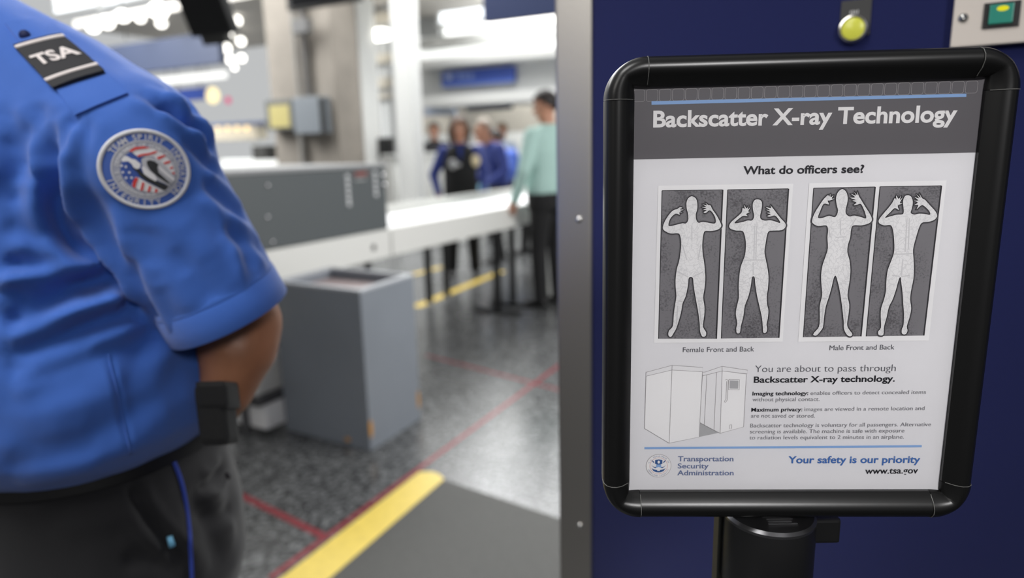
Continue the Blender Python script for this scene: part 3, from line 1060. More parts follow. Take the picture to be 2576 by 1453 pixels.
# ================================================================== floor mat with yellow tape
A_ = on_floor(1117, 1208)
B_ = on_floor(1420, 1310)
md_ = (B_ - A_).normalized()
yl = (on_floor(835, 1453) - A_).normalized()
o = MB()
q = [A_, A_ + md_ * 0.85, A_ + md_ * 0.85 + yl * 1.0, A_ + yl * 1.0]
o.rings([[p + Vector((0, 0, 0.0005)) for p in q], [p + Vector((0, 0, 0.006)) for p in q]])
m = mat('mat_grey', (85, 85, 83), 0.65, spec=0.3)
t = m.node_tree
co = t.nodes.new('ShaderNodeTexCoord')
mpg = t.nodes.new('ShaderNodeMapping')
mpg.inputs['Rotation'].default_value = (0, 0, math.radians(30))
br = t.nodes.new('ShaderNodeTexBrick')
br.offset = 0.5
br.inputs['Scale'].default_value = 40
br.inputs['Mortar Size'].default_value = 0.035
br.inputs['Brick Width'].default_value = 0.5
br.inputs['Row Height'].default_value = 0.5
br.inputs['Color1'].default_value = s2l((88, 88, 86)) + (1,)
br.inputs['Color2'].default_value = s2l((83, 83, 81)) + (1,)
br.inputs['Mortar'].default_value = s2l((66, 66, 65)) + (1,)
t.links.new(co.outputs['Object'], mpg.inputs[0])
t.links.new(mpg.outputs[0], br.inputs['Vector'])
t.links.new(br.outputs['Color'], t.nodes['Principled BSDF'].inputs['Base Color'])
tag(o.build('floor_mat', m, bevel=0.002), 'grey textured rubber mat on the floor in front of the booth wall', 'mat')
# tape strip beside it, its far end cut round
ta, tb = on_floor(1054, 1190), A_
u_ = (tb - ta)
ya = (on_floor(712, 1453) - ta).normalized()
pts = [tb + yl * 0.0, tb + yl * 1.05, ta + ya * 1.05, ta]
mid = (ta + tb) / 2
fw = -(yl + ya).normalized()
arc = [ta + fw * 0.012 + u_ * 0.12, mid + fw * 0.03 - u_ * 0.1, mid + fw * 0.026 + u_ * 0.2]
top = [p + Vector((0, 0, 0.0062)) for p in pts + arc]
bot = [p + Vector((0, 0, 0.0003)) for p in pts + arc]
tag(MB().rings([bot, top]).build('floor_tape', M_YEL), 'yellow floor tape running along the left edge of the grey mat', 'tape')

# ================================================================== grey waste bin
bf, br_, bl = Vector((-0.665, 2.92, 0)), Vector((-0.482, 3.290, 0)), Vector((-1.140, 3.195, 0))
ev, el = (br_ - bf), (bl - bf)
wl, wr = el.length, ev.length
eu, lu = ev.normalized(), el.normalized()
BH = 0.755
bin_ = empty('waste_bin', (bf + (ev + el) / 2), 'grey painted wooden bin with a sunken top and chipped corners', 'bin')
M_BIN = mat('grey_paint', (122, 128, 136), 0.5, var=(2.5, 0.06))
M_BINTOP = mat('worn_top', (150, 134, 134), 0.6, var=(14, 0.12))
M_RIM = mat('pale_rim', (172, 176, 182), 0.5)


def slab(a, b_, c_, z0, z1):
    """parallelogram slab: corner a, sides b_ and c_"""
    q_ = [a, a + b_, a + b_ + c_, a + c_]
    return [[p + Vector((0, 0, z0)) for p in q_], [p + Vector((0, 0, z1)) for p in q_]]


th = 0.028
k = MB()
k.rings(slab(bf, eu * wr, lu * th, 0.0, BH - 0.012))
k.rings(slab(bf + lu * (wl - th), eu * wr, lu * th, 0.0, BH - 0.012))
k.rings(slab(bf + lu * th, eu * th, lu * (wl - 2 * th), 0.0, BH - 0.012))
k.rings(slab(bf + lu * th + eu * (wr - th), eu * th, lu * (wl - 2 * th), 0.0, BH - 0.012))
k.build('bin_body', M_BIN, bin_, bevel=0.003)
MB().rings(slab(bf + lu * th + eu * th, eu * (wr - 2 * th), lu * (wl - 2 * th), BH - 0.07, BH - 0.05)).build('sunken_top', M_BINTOP, bin_)
k = MB()
for a, b_, c_ in ((bf - eu * 0.002 - lu * 0.002, eu * (wr + 0.004), lu * 0.032), (bf + lu * (wl - 0.030), eu * (wr + 0.002), lu * 0.032), (bf + lu * 0.03 - eu * 0.002, eu * 0.032, lu * (wl - 0.06)), (bf + lu * 0.03 + eu * (wr - 0.03), eu * 0.032, lu * (wl - 0.06))):
    k.rings(slab(a, b_, c_, BH - 0.012, BH))
k.build('rim', M_RIM, bin_, bevel=0.003)
M_CHIP = mat('bare_wood', (176, 128, 62), 0.7, var=(40, 0.25))
nr = Vector((eu.y, -eu.x, 0))
for s_, z_, a_, h_z in ((0.012, 0.105, 0.014, 0.045), (wr - 0.012, 0.11, 0.011, 0.05)):
    MB().ellipsoid(bf + eu * s_ + ZV * z_ + nr * 0.0, eu * a_, nr * 0.0025, ZV * h_z, 12, 8).build('chipped_patch', M_CHIP, bin_, smooth=True)
MB().ellipsoid(bf + lu * 0.14 + ZV * 0.03, lu * 0.02, eu * 0.003, ZV * 0.012, 12, 8).build('chipped_patch', M_CHIP, bin_, smooth=True)

# ================================================================== X-ray scanner and its roller conveyor
L0 = Vector((-0.768, 4.337, 0))
NL = -DDIR                                       # away from the aisle


def along(s_, n_, z_):
    return L0 + CDIR * s_ + NL * n_ + ZV * z_


def cbox(mb, s0, s1, n0, n1, z0, z1):
    return mb.obox(along((s0 + s1) / 2, (n0 + n1) / 2, (z0 + z1) / 2), CDIR * ((s1 - s0) / 2), NL * ((n1 - n0) / 2), ZV * ((z1 - z0) / 2))


M_XR = mat('scanner_grey', (88, 93, 95), 0.45, bump=(300, 0.1, 0.001))
M_XRT = mat('scanner_top', (150, 152, 154), 0.4)
M_CONV = mat('conveyor_white', (226, 226, 222), 0.4)
M_ROLL = mat('conveyor_roller', (214, 215, 216), 0.3, metal=0.3)
M_VENT = mat('vent_highlight', (222, 224, 226), 0.3)  # white paint stands in for highlights on the metal buttons
M_BOLT = mat('bolt_steel', (190, 190, 192), 0.25, metal=1.0)
xr = empty('xray_scanner', along(-1.1, 0.5, 0), 'dark grey baggage X-ray scanner on a white base behind the grey bin', 'scanner')
k = cbox(MB(), -2.5, 0.0, 0.01, 0.95, 0.862, 1.25)
k.build('cabinet', M_XR, xr, bevel=0.012)
cbox(MB(), -2.52, 0.012, -0.002, 0.96, 1.25, 1.272).build('top_cover', M_XRT, xr, bevel=0.006)
cbox(MB(), -2.5, 0.0, 0.0, 0.95, 0.683, 0.860).build('base_frame', M_CONV, xr, bevel=0.006)
for s_ in (-2.3, -0.12):
    for n_ in (0.10, 0.85):
        k = MB().lathe(along(s_, n_, 0), ZV, [(0, 0.04), (0.02, 0.04), (0.03, 0.02), (0.683, 0.02)], 14)
        k.build('leg', M_BLACK, xr, angle=40)
for s_, z_ in ((-0.95, 1.19), (-0.97, 1.03), (-0.95, 0.90), (-1.9, 1.2), (-1.9, 0.9)):
    MB().lathe(along(s_, 0.012, z_), -NL, [(0, 0.011), (0.006, 0.011), (0.01, 0.006), (0.011, 0)], 14).build('bolt', M_BOLT, xr, smooth=True)
for s_, zz in ((-0.36, (1.205, 1.172, 1.139, 1.106, 1.073, 1.045)), (-0.11, (1.215, 1.182, 1.149, 1.116, 1.083))):
    for z_ in zz:
        MB().lathe(along(s_, 0.012, z_), -NL, [(0, 0.015), (0.008, 0.015), (0.016, 0.009), (0.017, 0)], 12).build('vent_button', M_VENT, xr, smooth=True)
cbox(MB(), -0.29, -0.18, 0.004, 0.012, 1.205, 1.228).build('warning_label', mat('label_red', (140, 82, 78), 0.5), xr)
cbox(MB(), -0.29, -0.20, 0.004, 0.012, 1.178, 1.186).build('label_strip', M_GREYW, xr)
MB().lathe(along(-0.17, 0.004, 0.765), -NL, [(0, 0.02), (0.006, 0.02), (0.006, 0.0)], 16).build('adjuster_hole', M_BLACK, xr, angle=40)
for z_, s_ in ((1.2, -0.04), (1.14, -0.03)):
    MB().lathe(along(s_, 0.012, z_), -NL, [(0, 0.014), (0.02, 0.014), (0.026, 0.006), (0.026, 0)], 14).build('key_switch', M_BOLT, xr, angle=40)

cv = empty('conveyor', along(2.0, 0.3, 0), 'white roller conveyor on black legs leaving the X-ray scanner', 'conveyor')
cbox(MB(), 0.014, 4.6, 0.0, 0.035, 0.685, 0.862).build('side_rail', M_CONV, cv, bevel=0.004)
cbox(MB(), 0.014, 4.6, 0.70, 0.735, 0.685, 0.93).build('side_rail', M_CONV, cv, bevel=0.004)
cbox(MB(), 0.014, 4.6, 0.040, 0.695, 0.72, 0.80).build('bed', M_CONV, cv)
k = MB()
for i in range(64):
    s_ = 0.06 + 0.0705 * i
    a, b_ = along(s_, 0.036, 0.838), along(s_, 0.699, 0.838)
    k.tube([a, b_], 0.028, 10)
rl = k.build('roller_bed', M_ROLL, cv, angle=40)
tag(rl, kind='stuff')
for px, py in ((1107, 770), (1262, 765)):
    f_p = on_floor(px, py)
    s_ = (f_p - L0).dot(CDIR)
    for n_ in (0.02, 0.71):
        k = MB()
        k.obox(along(s_, n_, 0.355), CDIR * 0.028, NL * 0.02, ZV * 0.33)
        lg = k.build('leg', M_BLACK, cv, bevel=0.003)
    k = MB().obox(along(s_, 0.02, 0.0125), CDIR * 0.04, NL * 0.22, ZV * 0.0115)
    k.build('foot_bar', M_BLACK, cv, bevel=0.004)

# white bin cart glimpsed behind the officer's elbow
ccp = bl + NL * 0.155 - CDIR * 0.13
ct = empty('bin_cart', ccp, 'small white cart with a yellow lid between the officer and the grey bin', 'cart')
M_CART = mat('cart_white', (242, 242, 242), 0.35)
cx_ = ccp
CU, CVv = DDIR, CDIR
MB().obox(cx_ + ZV * 0.31 + CVv * 0.14, CU * 0.12, CVv * 0.14, ZV * 0.10).build('cart_body', mat('cart_grey', (200, 200, 198), 0.4), ct, bevel=0.012)
MB().obox(cx_ + ZV * 0.425 + CVv * 0.14, CU * 0.118, CVv * 0.138, ZV * 0.012).build('dark_band', M_BLACK, ct)
k = MB().obox(cx_ + ZV * 0.47 + CVv * 0.14, CU * 0.12, CVv * 0.14, ZV * 0.036)
k.build('white_lid', M_CART, ct, bevel=0.02)
MB().obox(cx_ + ZV * 0.535 + CVv * 0.14, CU * 0.11, CVv * 0.13, ZV * 0.028).build('yellow_lid', mat('lid_yellow', (214, 190, 96), 0.4), ct, bevel=0.012)
MB().obox(cx_ + ZV * 0.185 + CVv * 0.14 + CU * 0.0, CU * 0.14, CVv * 0.15, ZV * 0.022).build('bumper', mat('bumper_grey', (70, 70, 72), 0.5), ct, bevel=0.01)
MB().obox(cx_ + ZV * 0.09 + CVv * 0.02 + CU * 0.0, CU * 0.014, CVv * 0.014, ZV * 0.088).build('strut', mat('strut_grey', (96, 96, 98), 0.4), ct)
for dx in (-0.075, 0.075):
    MB().obox(cx_ + ZV * 0.095 + CVv * 0.15 + CU * dx, CU * 0.06, CVv * 0.12, ZV * 0.066).build('reflection_block', M_CART, ct, bevel=0.015)  # white blocks stand for bright window reflections on the floor
for dx in (-0.09, 0.09):
    for dy in (0.06, 0.24):
        MB().lathe(cx_ + CU * (dx - 0.012) + CVv * dy + ZV * 0.0295, CU, [(0, 0.02), (0.004, 0.028), (0.02, 0.028), (0.024, 0.02)], 16).build('caster_wheel', M_BLACK, ct, angle=40)

# ================================================================== things on and beyond the columns
COLF = 7.2                                        # face of the concrete column
eb = facade(738, 243, 804, 336, COLF - 0.22, 0.218, 'electrical_box', mat('box_grey', (112, 118, 124), 0.45), bevel=0.01)
tag(eb, 'large grey electrical box on the concrete column, right of the box with the yellow sticker', 'electrical box')
facade(800, 245, 806, 334, COLF - 0.215, 0.1, 'hinge_strip', M_DARK, eb)
eb2 = facade(668, 250, 736, 326, COLF - 0.17, 0.165, 'electrical_box', mat('box_dark', (84, 86, 84), 0.5), bevel=0.008)
tag(eb2, 'small dark electrical box with a square yellow sticker on the concrete column', 'electrical box')
facade(678, 264, 728, 320, COLF - 0.173, 0.003, 'yellow_sticker', mat('sticker_yellow', (164, 154, 98), 0.5), eb2)


def pipe_px(x0, y0, x1, y1, off, rad, name, m_, label, cat, group=None):
    p0_ = CDIR * off
    a_, b2 = on_plane(x0, y0, p0_, CDIR), on_plane(x1, y1, p0_, CDIR)
    a_.x, a_.y = b2.x, b2.y
    o_ = MB().tube([a_, b2], rad, 12).build(name, m_, angle=50)
    return tag(o_, label, cat, group)


M_PIPE = mat('conduit_grey', (132, 130, 126), 0.5)
for x0, x1, rad, lb in ((744, 752, 0.028, 'thin steel conduit rising above the large electrical box, left of the dark one'), (768, 776, 0.045, 'thick dark conduit rising above the large electrical box')):
    pipe_px(x0, -40, x1, 243, COLF - 0.06, rad, 'conduit', M_PIPE if rad < 0.04 else mat('conduit_dark', (86, 84, 82), 0.5), lb, 'pipe')
pipe_px(760, 336, 764, 420, COLF - 0.06, 0.04, 'conduit', M_PIPE, 'conduit running down below the large electrical box', 'pipe')
o = facade(733, 48, 772, 84, COLF - 0.22, 0.1, 'junction_box', mat('junction_dark', (78, 78, 78), 0.5), bevel=0.01)
tag(o, 'small dark junction box high on the concrete column', 'junction box')


def screen(x0, y0, x1, y1, off, label, drop=0.6, rod=True):
    o_ = facade(x0, y0, x1, y1, off, 0.09, 'monitor', M_BLACK, bevel=0.008)
    tag(o_, label, 'monitor')
    ins = (x1 - x0) * 0.06
    facade(x0 + ins, y0 + ins * 0.7, x1 - ins, y1 - ins * 0.7, off - 0.004, 0.006, 'screen', mat('screen_off', (16, 17, 20), 0.15), o_)
    if rod:
        c_ = on_plane((x0 + x1) / 2, (y0 + y1) / 2, CDIR * (off + 0.14), CDIR)
        MB().tube([c_, c_ + ZV * drop], 0.025, 10).build('ceiling_pole', M_DARK, o_)
        MB().tube([c_, c_ - CDIR * 0.06], 0.02, 10).build('mount', M_DARK, o_)
    return o_


# tilted ceiling monitors near the top edge
mo = empty('monitor', at_y(515, 20, 4.6), 'large dark monitor hanging tilted above the navy banner, left of the concrete column', 'monitor')
c_ = at_y(512, 5, 4.6)
dn = (CAM - c_).normalized()
side = Vector((0.93, -0.37, 0)).normalized()
upv = Vector((-0.12, -0.42, 0.9)).normalized()
nn = side.cross(upv).normalized()
MB().obox(c_, side * 0.175, upv * 0.20, nn * 0.035).build('housing', M_DARK, mo, bevel=0.01)
MB().obox(c_ + nn * 0.036, side * 0.16, upv * 0.18, nn * 0.002).build('screen', mat('screen_dark', (26, 26, 27), 0.25), mo)
MB().tube([c_ + upv * 0.1, c_ + ZV * 0.9], 0.022, 10).build('ceiling_pole', M_DARK, mo)
MB().obox(c_ - upv * 0.225 + nn * 0.01, side * 0.10, upv * 0.03, nn * 0.03).build('speaker_bar', mat('speaker_grey', (58, 58, 56), 0.6), mo, bevel=0.006)
screen(716, -120, 898, 14, 6.2, 'black monitor at the top edge in front of the concrete column', 0.8)
screen(946, 346, 984, 398, 8.6, 'small black screen standing left of the white column', rod=False)
o = facade(634, 366, 668, 402, 8.4, 0.25, 'monitor', mat('crt_black', (46, 46, 44), 0.5), bevel=0.02)
tag(o, 'small dark desk monitor left of the concrete column', 'monitor')

# hanging signs and banners
def banner(x0, y0, x1, y1, off, m_, name, label, cat, pole=0.0, thick=0.12):
    o_ = facade(x0, y0, x1, y1, off, thick, name, m_, bevel=0.006)
    tag(o_, label, cat)
    if pole:
        for fx in (0.2, 0.8):
            c2 = on_plane(x0 + (x1 - x0) * fx, y0 + 1, CDIR * (off + thick / 2), CDIR)
            MB().tube([c2, c2 + ZV * pole], 0.012, 8).build('hanger_rod', M_DARK, o_)
    return o_


M_NAVY2 = mat('navy_banner', (42, 50, 70), 0.55)
banner(258, 98, 552, 176, 7.6, M_NAVY2, 'banner', 'wide dark navy hanging banner above the officer shoulder', 'banner', 1.0)
banner(1214, -70, 1440, 42, 6.9, mat('navy_panel', (58, 70, 110), 0.5), 'hanging_sign', 'large navy hanging sign cut by the steel edge at the top', 'sign', 0.0)
o = banner(1110, 172, 1292, 212, 9.5, M_BLUE, 'wall_sign', 'blue directional sign with a round white symbol on the grey fascia', 'sign')
k = MB()
pc_ = on_plane(1130, 193, CDIR * 9.495, CDIR)
k.lathe(pc_, -CDIR, [(0, 0.05), (0.004, 0.05), (0.004, 0)], 20)
k.build('symbol', mat('sign_white', (170, 182, 214), 0.5), o)
for xx in (1150, 1164, 1180):
    facade(xx, 182, xx + 10, 199, 9.492, 0.006, 'sign_mark', mat('sign_mark_blue', (112, 130, 184), 0.5), o)
facade(1112, 205, 1292, 212, 9.49, 0.006, 'light_edge', mat('sign_edge', (84, 110, 186), 0.5), o)
banner(1172, 249, 1281, 277, 9.8, mat('navy_low_sign', (40, 50, 84), 0.5), 'wall_sign', 'dark navy sign under the white soffit, above the woman officer', 'sign')
banner(1066, 254, 1140, 290, 10.4, mat('grey_blue_panel', (150, 160, 178), 0.5), 'wall_sign', 'pale grey blue sign at the far left under the white soffit', 'sign')
o = banner(436, 222, 516, 252, 10.2, M_BLUE, 'shop_sign', 'blue shop sign far left with a glowing cream oval', 'sign')
for xx in (450, 505):
    c2 = on_plane(xx, 236, CDIR * 10.26, CDIR)
    MB().tube([c2, c2 + ZV * 2.2], 0.012, 8).build('hanger_rod', M_DARK, o)
pc_ = on_plane(535, 240, CDIR * 10.1, CDIR)
MB().ellipsoid(pc_, DDIR * 0.20, CDIR * 0.05, ZV * 0.165, 24, 12).build('glowing_oval', M_GLOW, o, smooth=True)
pc_ = on_plane(574, 252, CDIR * 10.1, CDIR)
MB().ellipsoid(pc_, DDIR * 0.07, CDIR * 0.04, ZV * 0.07, 16, 10).build('pink_dot', M_PINK, o, smooth=True)
# shop counter strip with warm lights
o = facade(508, 318, 646, 352, 10.6, 0.3, 'shop_canopy', mat('canopy_cream', (236, 226, 204), 0.5))
tag(o, 'cream shop canopy with warm lights at the far left', 'canopy')
for i in range(5):
    pc_ = on_plane(524 + i * 24, 322, CDIR * 10.58, CDIR)
    MB().ellipsoid(pc_, DDIR * 0.055, CDIR * 0.03, ZV * 0.05, 14, 8).build('warm_lamp', M_WARM, o, smooth=True)
for xx in (516, 638):
    c2 = on_plane(xx, 345, CDIR * 10.75, CDIR)
    MB().tube([Vector((c2.x, c2.y, 0.0)), c2], 0.03, 10).build('canopy_post', M_WHITE2, o)
facade(508, 308, 660, 316, 10.55, 0.3, 'blue_edge', mat('canopy_blue', (120, 134, 176), 0.5), o)
def counter(x0, y0, x1, y1, off, depth, label, m_=M_WHITE2, cat='counter', name='counter'):
    o_ = facade(x0, y0, x1, y1, off, depth, name, m_)
    bb = [o_.matrix_world @ v.co for v in o_.data.vertices]
    zt = max(v.z for v in bb)
    for v in o_.data.vertices:                 # stand it on the floor
        if v.co.z < zt - 0.01:
            v.co.z = 0.0
    tag(o_, label, cat)
    top = MB()
    facade(x0 - 3, y0 - 4, x1 + 3, y0 + 1, off - 0.02, depth + 0.04, 'counter_top', M_WHITE, o_, bevel=0.004)
    return o_


counter(1040, 388, 1130, 520, 8.2, 0.5, 'white counter behind the woman officer, right of the white column')
counter(962, 392, 992, 520, 8.0, 0.4, 'narrow white counter under the small black screen')
counter(560, 404, 700, 500, 9.0, 0.5, 'white counter at the left behind the X-ray scanner')

# lamps
def round_lamp(px, py, zc, rad, label, str_m=None):
    p = on_floor(px, py, zc)
    o_ = empty('ceiling_lamp', p, label, 'lamp', 'round lamps under the grey soffit')
    MB().lathe(p, ZV, [(-0.03, rad * 1.1), (0.0, rad * 1.15), (0.0, 0.0)], 24).build('lamp_ring', M_WHITE2, o_, angle=40)
    MB().ellipsoid(p - ZV * 0.035, Vector((rad, 0, 0)), Vector((0, rad, 0)), ZV * rad * 0.9, 20, 10).build('lamp_bulb', str_m or M_LAMP, o_, smooth=True)
    return o_


for i, (px, py, rad) in enumerate(((234, 62, 0.10), (268, 50, 0.11), (308, 34, 0.10), (398, 20, 0.13), (405, 52, 0.08), (352, 40, 0.07))):
    round_lamp(px, py, 3.56, rad, 'bright round lamp under the grey soffit above the officer shoulder')
for i, (px, py, rad) in enumerate(((596, 52, 0.07), (572, 86, 0.09), (606, 104, 0.07), (568, 122, 0.09), (608, 146, 0.07), (580, 150, 0.08), (590, 170, 0.05))):
    p = on_plane(px, py, CDIR * (8.4 + 0.45 * i), CDIR)
    o = MB().ellipsoid(p, DDIR * rad, CDIR * rad, ZV * rad, 18, 10).build('globe_lamp', M_LAMP, smooth=True)
    tag(o, 'white globe lamp in the cluster right of the navy banner', 'lamp', 'globe lamps right of the navy banner')
    MB().tube([p + CDIR * rad * 0.7, p + CDIR * rad * 0.7 + ZV * 2.4], 0.006, 6).build('cord', M_DARK, o)
o = facade(912, 72, 962, 100, 8.7, 0.2, 'wall_lamp', M_LAMP, bevel=0.05)
tag(o, 'glowing wall lamp between the white columns', 'lamp')
for x0, y0, x1, y1, lb in ((1226, 46, 1330, 68, 'left bright tube light under the navy hanging sign'), (1336, 34, 1440, 62, 'right bright tube light under the navy hanging sign, beside the steel edge')):
    pa, pb = on_plane(x0, (y0 + y1) / 2 + 5, CDIR * 9.0, CDIR), on_plane(x1, (y0 + y1) / 2 - 5, CDIR * 9.0, CDIR)
    pb.z = pa.z
    o = MB().tube([pa, pb], 0.055, 14).build('tube_light', M_LAMP, smooth=False)
    tag(o, lb, 'lamp')
    MB().obox((pa + pb) / 2 + ZV * 0.075, DDIR * ((pb - pa).length / 2), CDIR * 0.08, ZV * 0.02).build('fixture', M_WHITE2, o)
o = facade(380, 188, 560, 204, 9.8, 0.12, 'strip_light', lamp_mat('strip_glow', (250, 250, 246), 1.6), bevel=0.02)
tag(o, 'long white strip light just below the navy banner', 'lamp')
for xx in (420, 520):
    c2 = on_plane(xx, 190, CDIR * 9.86, CDIR)
    MB().tube([c2, c2 + ZV * 1.6], 0.01, 8).build('hanger_rod', M_DARK, o)

# ================================================================== people: shared building blocks
from mathutils import kdtree, noise
M_SKIN = mat('skin', (190, 138, 112), 0.5, var=(30, 0.08))
M_SKIN_TAN = mat('skin_tan', (146, 99, 72), 0.45, var=(25, 0.10), bump=(160, 0.15, 0.001))
M_EYEW = mat('eye_white', (225, 222, 216), 0.3)
M_IRIS = mat('iris_brown', (48, 34, 24), 0.3)
M_LIP = mat('lip', (158, 92, 84), 0.5)


def capsule(mb, a, b_, ra, rb, seg=14, flat=1.0, flat_dir=None):
    """tapered limb segment with round ends"""
    a, b_ = Vector(a), Vector(b_)
    d = (b_ - a)
    L = max(d.length, 1e-4)
    d = d / L
    ref = Vector(flat_dir) if flat_dir is not None else (Vector((0, 0, 1)) if abs(d.z) < 0.9 else Vector((0, 1, 0)))
    u = (ref - d * ref.dot(d)).normalized()
    v = d.cross(u)
    prof = []
    for i in range(1, 6):
        t_ = math.pi / 2 * i / 5
        prof.append((-ra * math.cos(t_), ra * math.sin(t_)))
    for i in range(0, 5):
        t_ = math.pi / 2 * i / 5
        prof.append((L + rb * math.sin(t_), rb * math.cos(t_)))
    rs = []
    for h, r_ in prof:
        r_ = max(r_, 1e-4)
        rs.append([a + d * h + u * (r_ * flat * math.cos(2 * math.pi * j / seg)) + v * (r_ * math.sin(2 * math.pi * j / seg)) for j in range(seg)])
    mb.rings(rs)


def chain(mb, pts, rads, **kw):
    for i in range(len(pts) - 1):
        capsule(mb, pts[i], pts[i + 1], rads[i], rads[i + 1], **kw)


def ell_ring(c, ua, ub, a, b_, n=48, p=2.3):
    c = Vector(c)
    out = []
    for j in range(n):
        t_ = 2 * math.pi * j / n
        ct, st = math.cos(t_), math.sin(t_)
        out.append(c + ua * (a * math.copysign(abs(ct) ** (2 / p), ct)) + ub * (b_ * math.copysign(abs(st) ** (2 / p), st)))
    return out


def hand(mb, wr_, d, palm, sc=1.0, curl=0.5):
    """wr_ wrist point, d pointing along the fingers, palm = direction the palm faces"""
    d = Vector(d).normalized()
    n_ = (Vector(palm) - d * Vector(palm).dot(d)).normalized()
    s_ = d.cross(n_)
    wr_ = Vector(wr_)
    knuck = wr_ + d * 0.085 * sc
    mb.obox(wr_ + d * 0.045 * sc, d * 0.045 * sc, s_ * 0.037 * sc, n_ * 0.012 * sc)
    for i, (off, ln) in enumerate(((-0.030, 0.070), (-0.010, 0.080), (0.010, 0.075), (0.029, 0.058))):
        p = knuck + s_ * off * sc - d * 0.004 * sc * abs(i - 1)
        q_ = p + (d * math.cos(0.5 * curl) + n_ * math.sin(0.5 * curl)) * ln * 0.5 * sc
        e2 = q_ + (d * math.cos(1.4 * curl) + n_ * math.sin(1.4 * curl)) * ln * 0.5 * sc
        chain(mb, [p - d * 0.012 * sc, q_, e2], [0.009 * sc, 0.0085 * sc, 0.007 * sc], seg=8)
    b0 = wr_ + d * 0.022 * sc - s_ * 0.030 * sc
    b1 = b0 + (d * 0.6 - s_ * 0.7 + n_ * 0.35).normalized() * 0.038 * sc
    b2 = b1 + (d * 0.85 - s_ * 0.25 + n_ * 0.4).normalized() * 0.030 * sc
    chain(mb, [b0, b1, b2], [0.012 * sc, 0.010 * sc, 0.008 * sc], seg=8)


def head(mb, c, face, up=Vector((0, 0, 1)), sc=1.0):
    """skull, jaw, nose, brow and ears melted into the body; returns frame"""
    f = Vector(face).normalized()
    u = (Vector(up) - f * Vector(up).dot(f)).normalized()
    r_ = f.cross(u)
    c = Vector(c)
    mb.ellipsoid(c + u * 0.02 * sc - f * 0.008 * sc, r_ * 0.074 * sc, f * 0.094 * sc, u * 0.098 * sc)
    mb.ellipsoid(c - u * 0.045 * sc + f * 0.022 * sc, r_ * 0.058 * sc, f * 0.066 * sc, u * 0.070 * sc)
    capsule(mb, c + f * 0.086 * sc + u * 0.012 * sc, c + f * 0.104 * sc - u * 0.024 * sc, 0.009 * sc, 0.014 * sc, seg=8)
    mb.ellipsoid(c + f * 0.082 * sc + u * 0.028 * sc, r_ * 0.05 * sc, f * 0.012 * sc, u * 0.010 * sc)
    mb.ellipsoid(c + f * 0.070 * sc - u * 0.092 * sc, r_ * 0.024 * sc, f * 0.018 * sc, u * 0.018 * sc)
    for q_ in (-1, 1):
        mb.ellipsoid(c + r_ * 0.076 * sc * q_ - f * 0.008 * sc - u * 0.008 * sc, r_ * 0.010 * sc, f * 0.018 * sc, u * 0.032 * sc, 12, 8)
    return f, u, r_


def face_parts(parent, c, fr, sc=1.0):
    f, u, r_ = fr
    c = Vector(c)
    for q_ in (-1, 1):
        e_ = MB().ellipsoid(c + f * 0.079 * sc + u * 0.008 * sc + r_ * 0.031 * sc * q_, r_ * 0.014 * sc, f * 0.009 * sc, u * 0.0085 * sc, 12, 8).build('eye', M_EYEW, parent, smooth=True)
        MB().ellipsoid(c + f * 0.0862 * sc + u * 0.008 * sc + r_ * 0.031 * sc * q_, r_ * 0.0055 * sc, f * 0.003 * sc, u * 0.0055 * sc, 10, 6).build('iris', M_IRIS, e_, smooth=True)
        k_ = MB()
        k_.tube([c + f * 0.092 * sc + u * 0.030 * sc + r_ * 0.014 * sc * q_, c + f * 0.091 * sc + u * 0.034 * sc + r_ * 0.03 * sc * q_, c + f * 0.078 * sc + u * 0.028 * sc + r_ * 0.05 * sc * q_], 0.004 * sc, 6)
        k_.build('eyebrow', M_IRIS, parent, smooth=True)
    MB().ellipsoid(c + f * 0.086 * sc - u * 0.056 * sc, r_ * 0.024 * sc, f * 0.008 * sc, u * 0.008 * sc, 14, 8).build('mouth', M_LIP, parent, smooth=True)


def hair_cap(parent, c, fr, m_, sc=1.0, low=-0.03, back=0.0, thick=0.012, name='hair'):
    """short hair: a shell over the skull, open at the face"""
    f, u, r_ = fr
    c = Vector(c) + u * 0.02 * sc - f * 0.008 * sc
    bm_ = bmesh.new()
    bmesh.ops.create_uvsphere(bm_, u_segments=36, v_segments=24, radius=1)
    kill = []
    for v in bm_.verts:
        x_, y_, z_ = v.co
        lim = low / 0.1 + (0.75 if y_ > 0.45 else (0.35 if y_ > 0.15 else 0.0)) - (0.35 if y_ < -0.3 else 0)
        if z_ < lim:
            kill.append(v)
    bmesh.ops.delete(bm_, geom=kill, context='VERTS')
    for v in bm_.verts:
        x_, y_, z_ = v.co
        j = 1 + 0.02 * math.sin(19 * x_ + 13 * y_) + 0.02 * math.sin(23 * z_ + 5 * x_)
        v.co = c + r_ * (x_ * (0.074 + thick) * sc * j) + f * (y_ * (0.094 + thick) * sc * j) + u * (z_ * (0.098 + thick) * sc * j)
    bmesh.ops.recalc_face_normals(bm_, faces=bm_.faces)
    bmesh.ops.solidify(bm_, geom=bm_.faces[:], thickness=thick * 0.9 * sc)
    me = bpy.data.meshes.new(name)
    bm_.to_mesh(me)
    bm_.free()
    return link(name, me, m_, parent, True)


M_SHOE = mat('shoe_black', (18, 18, 19), 0.35)


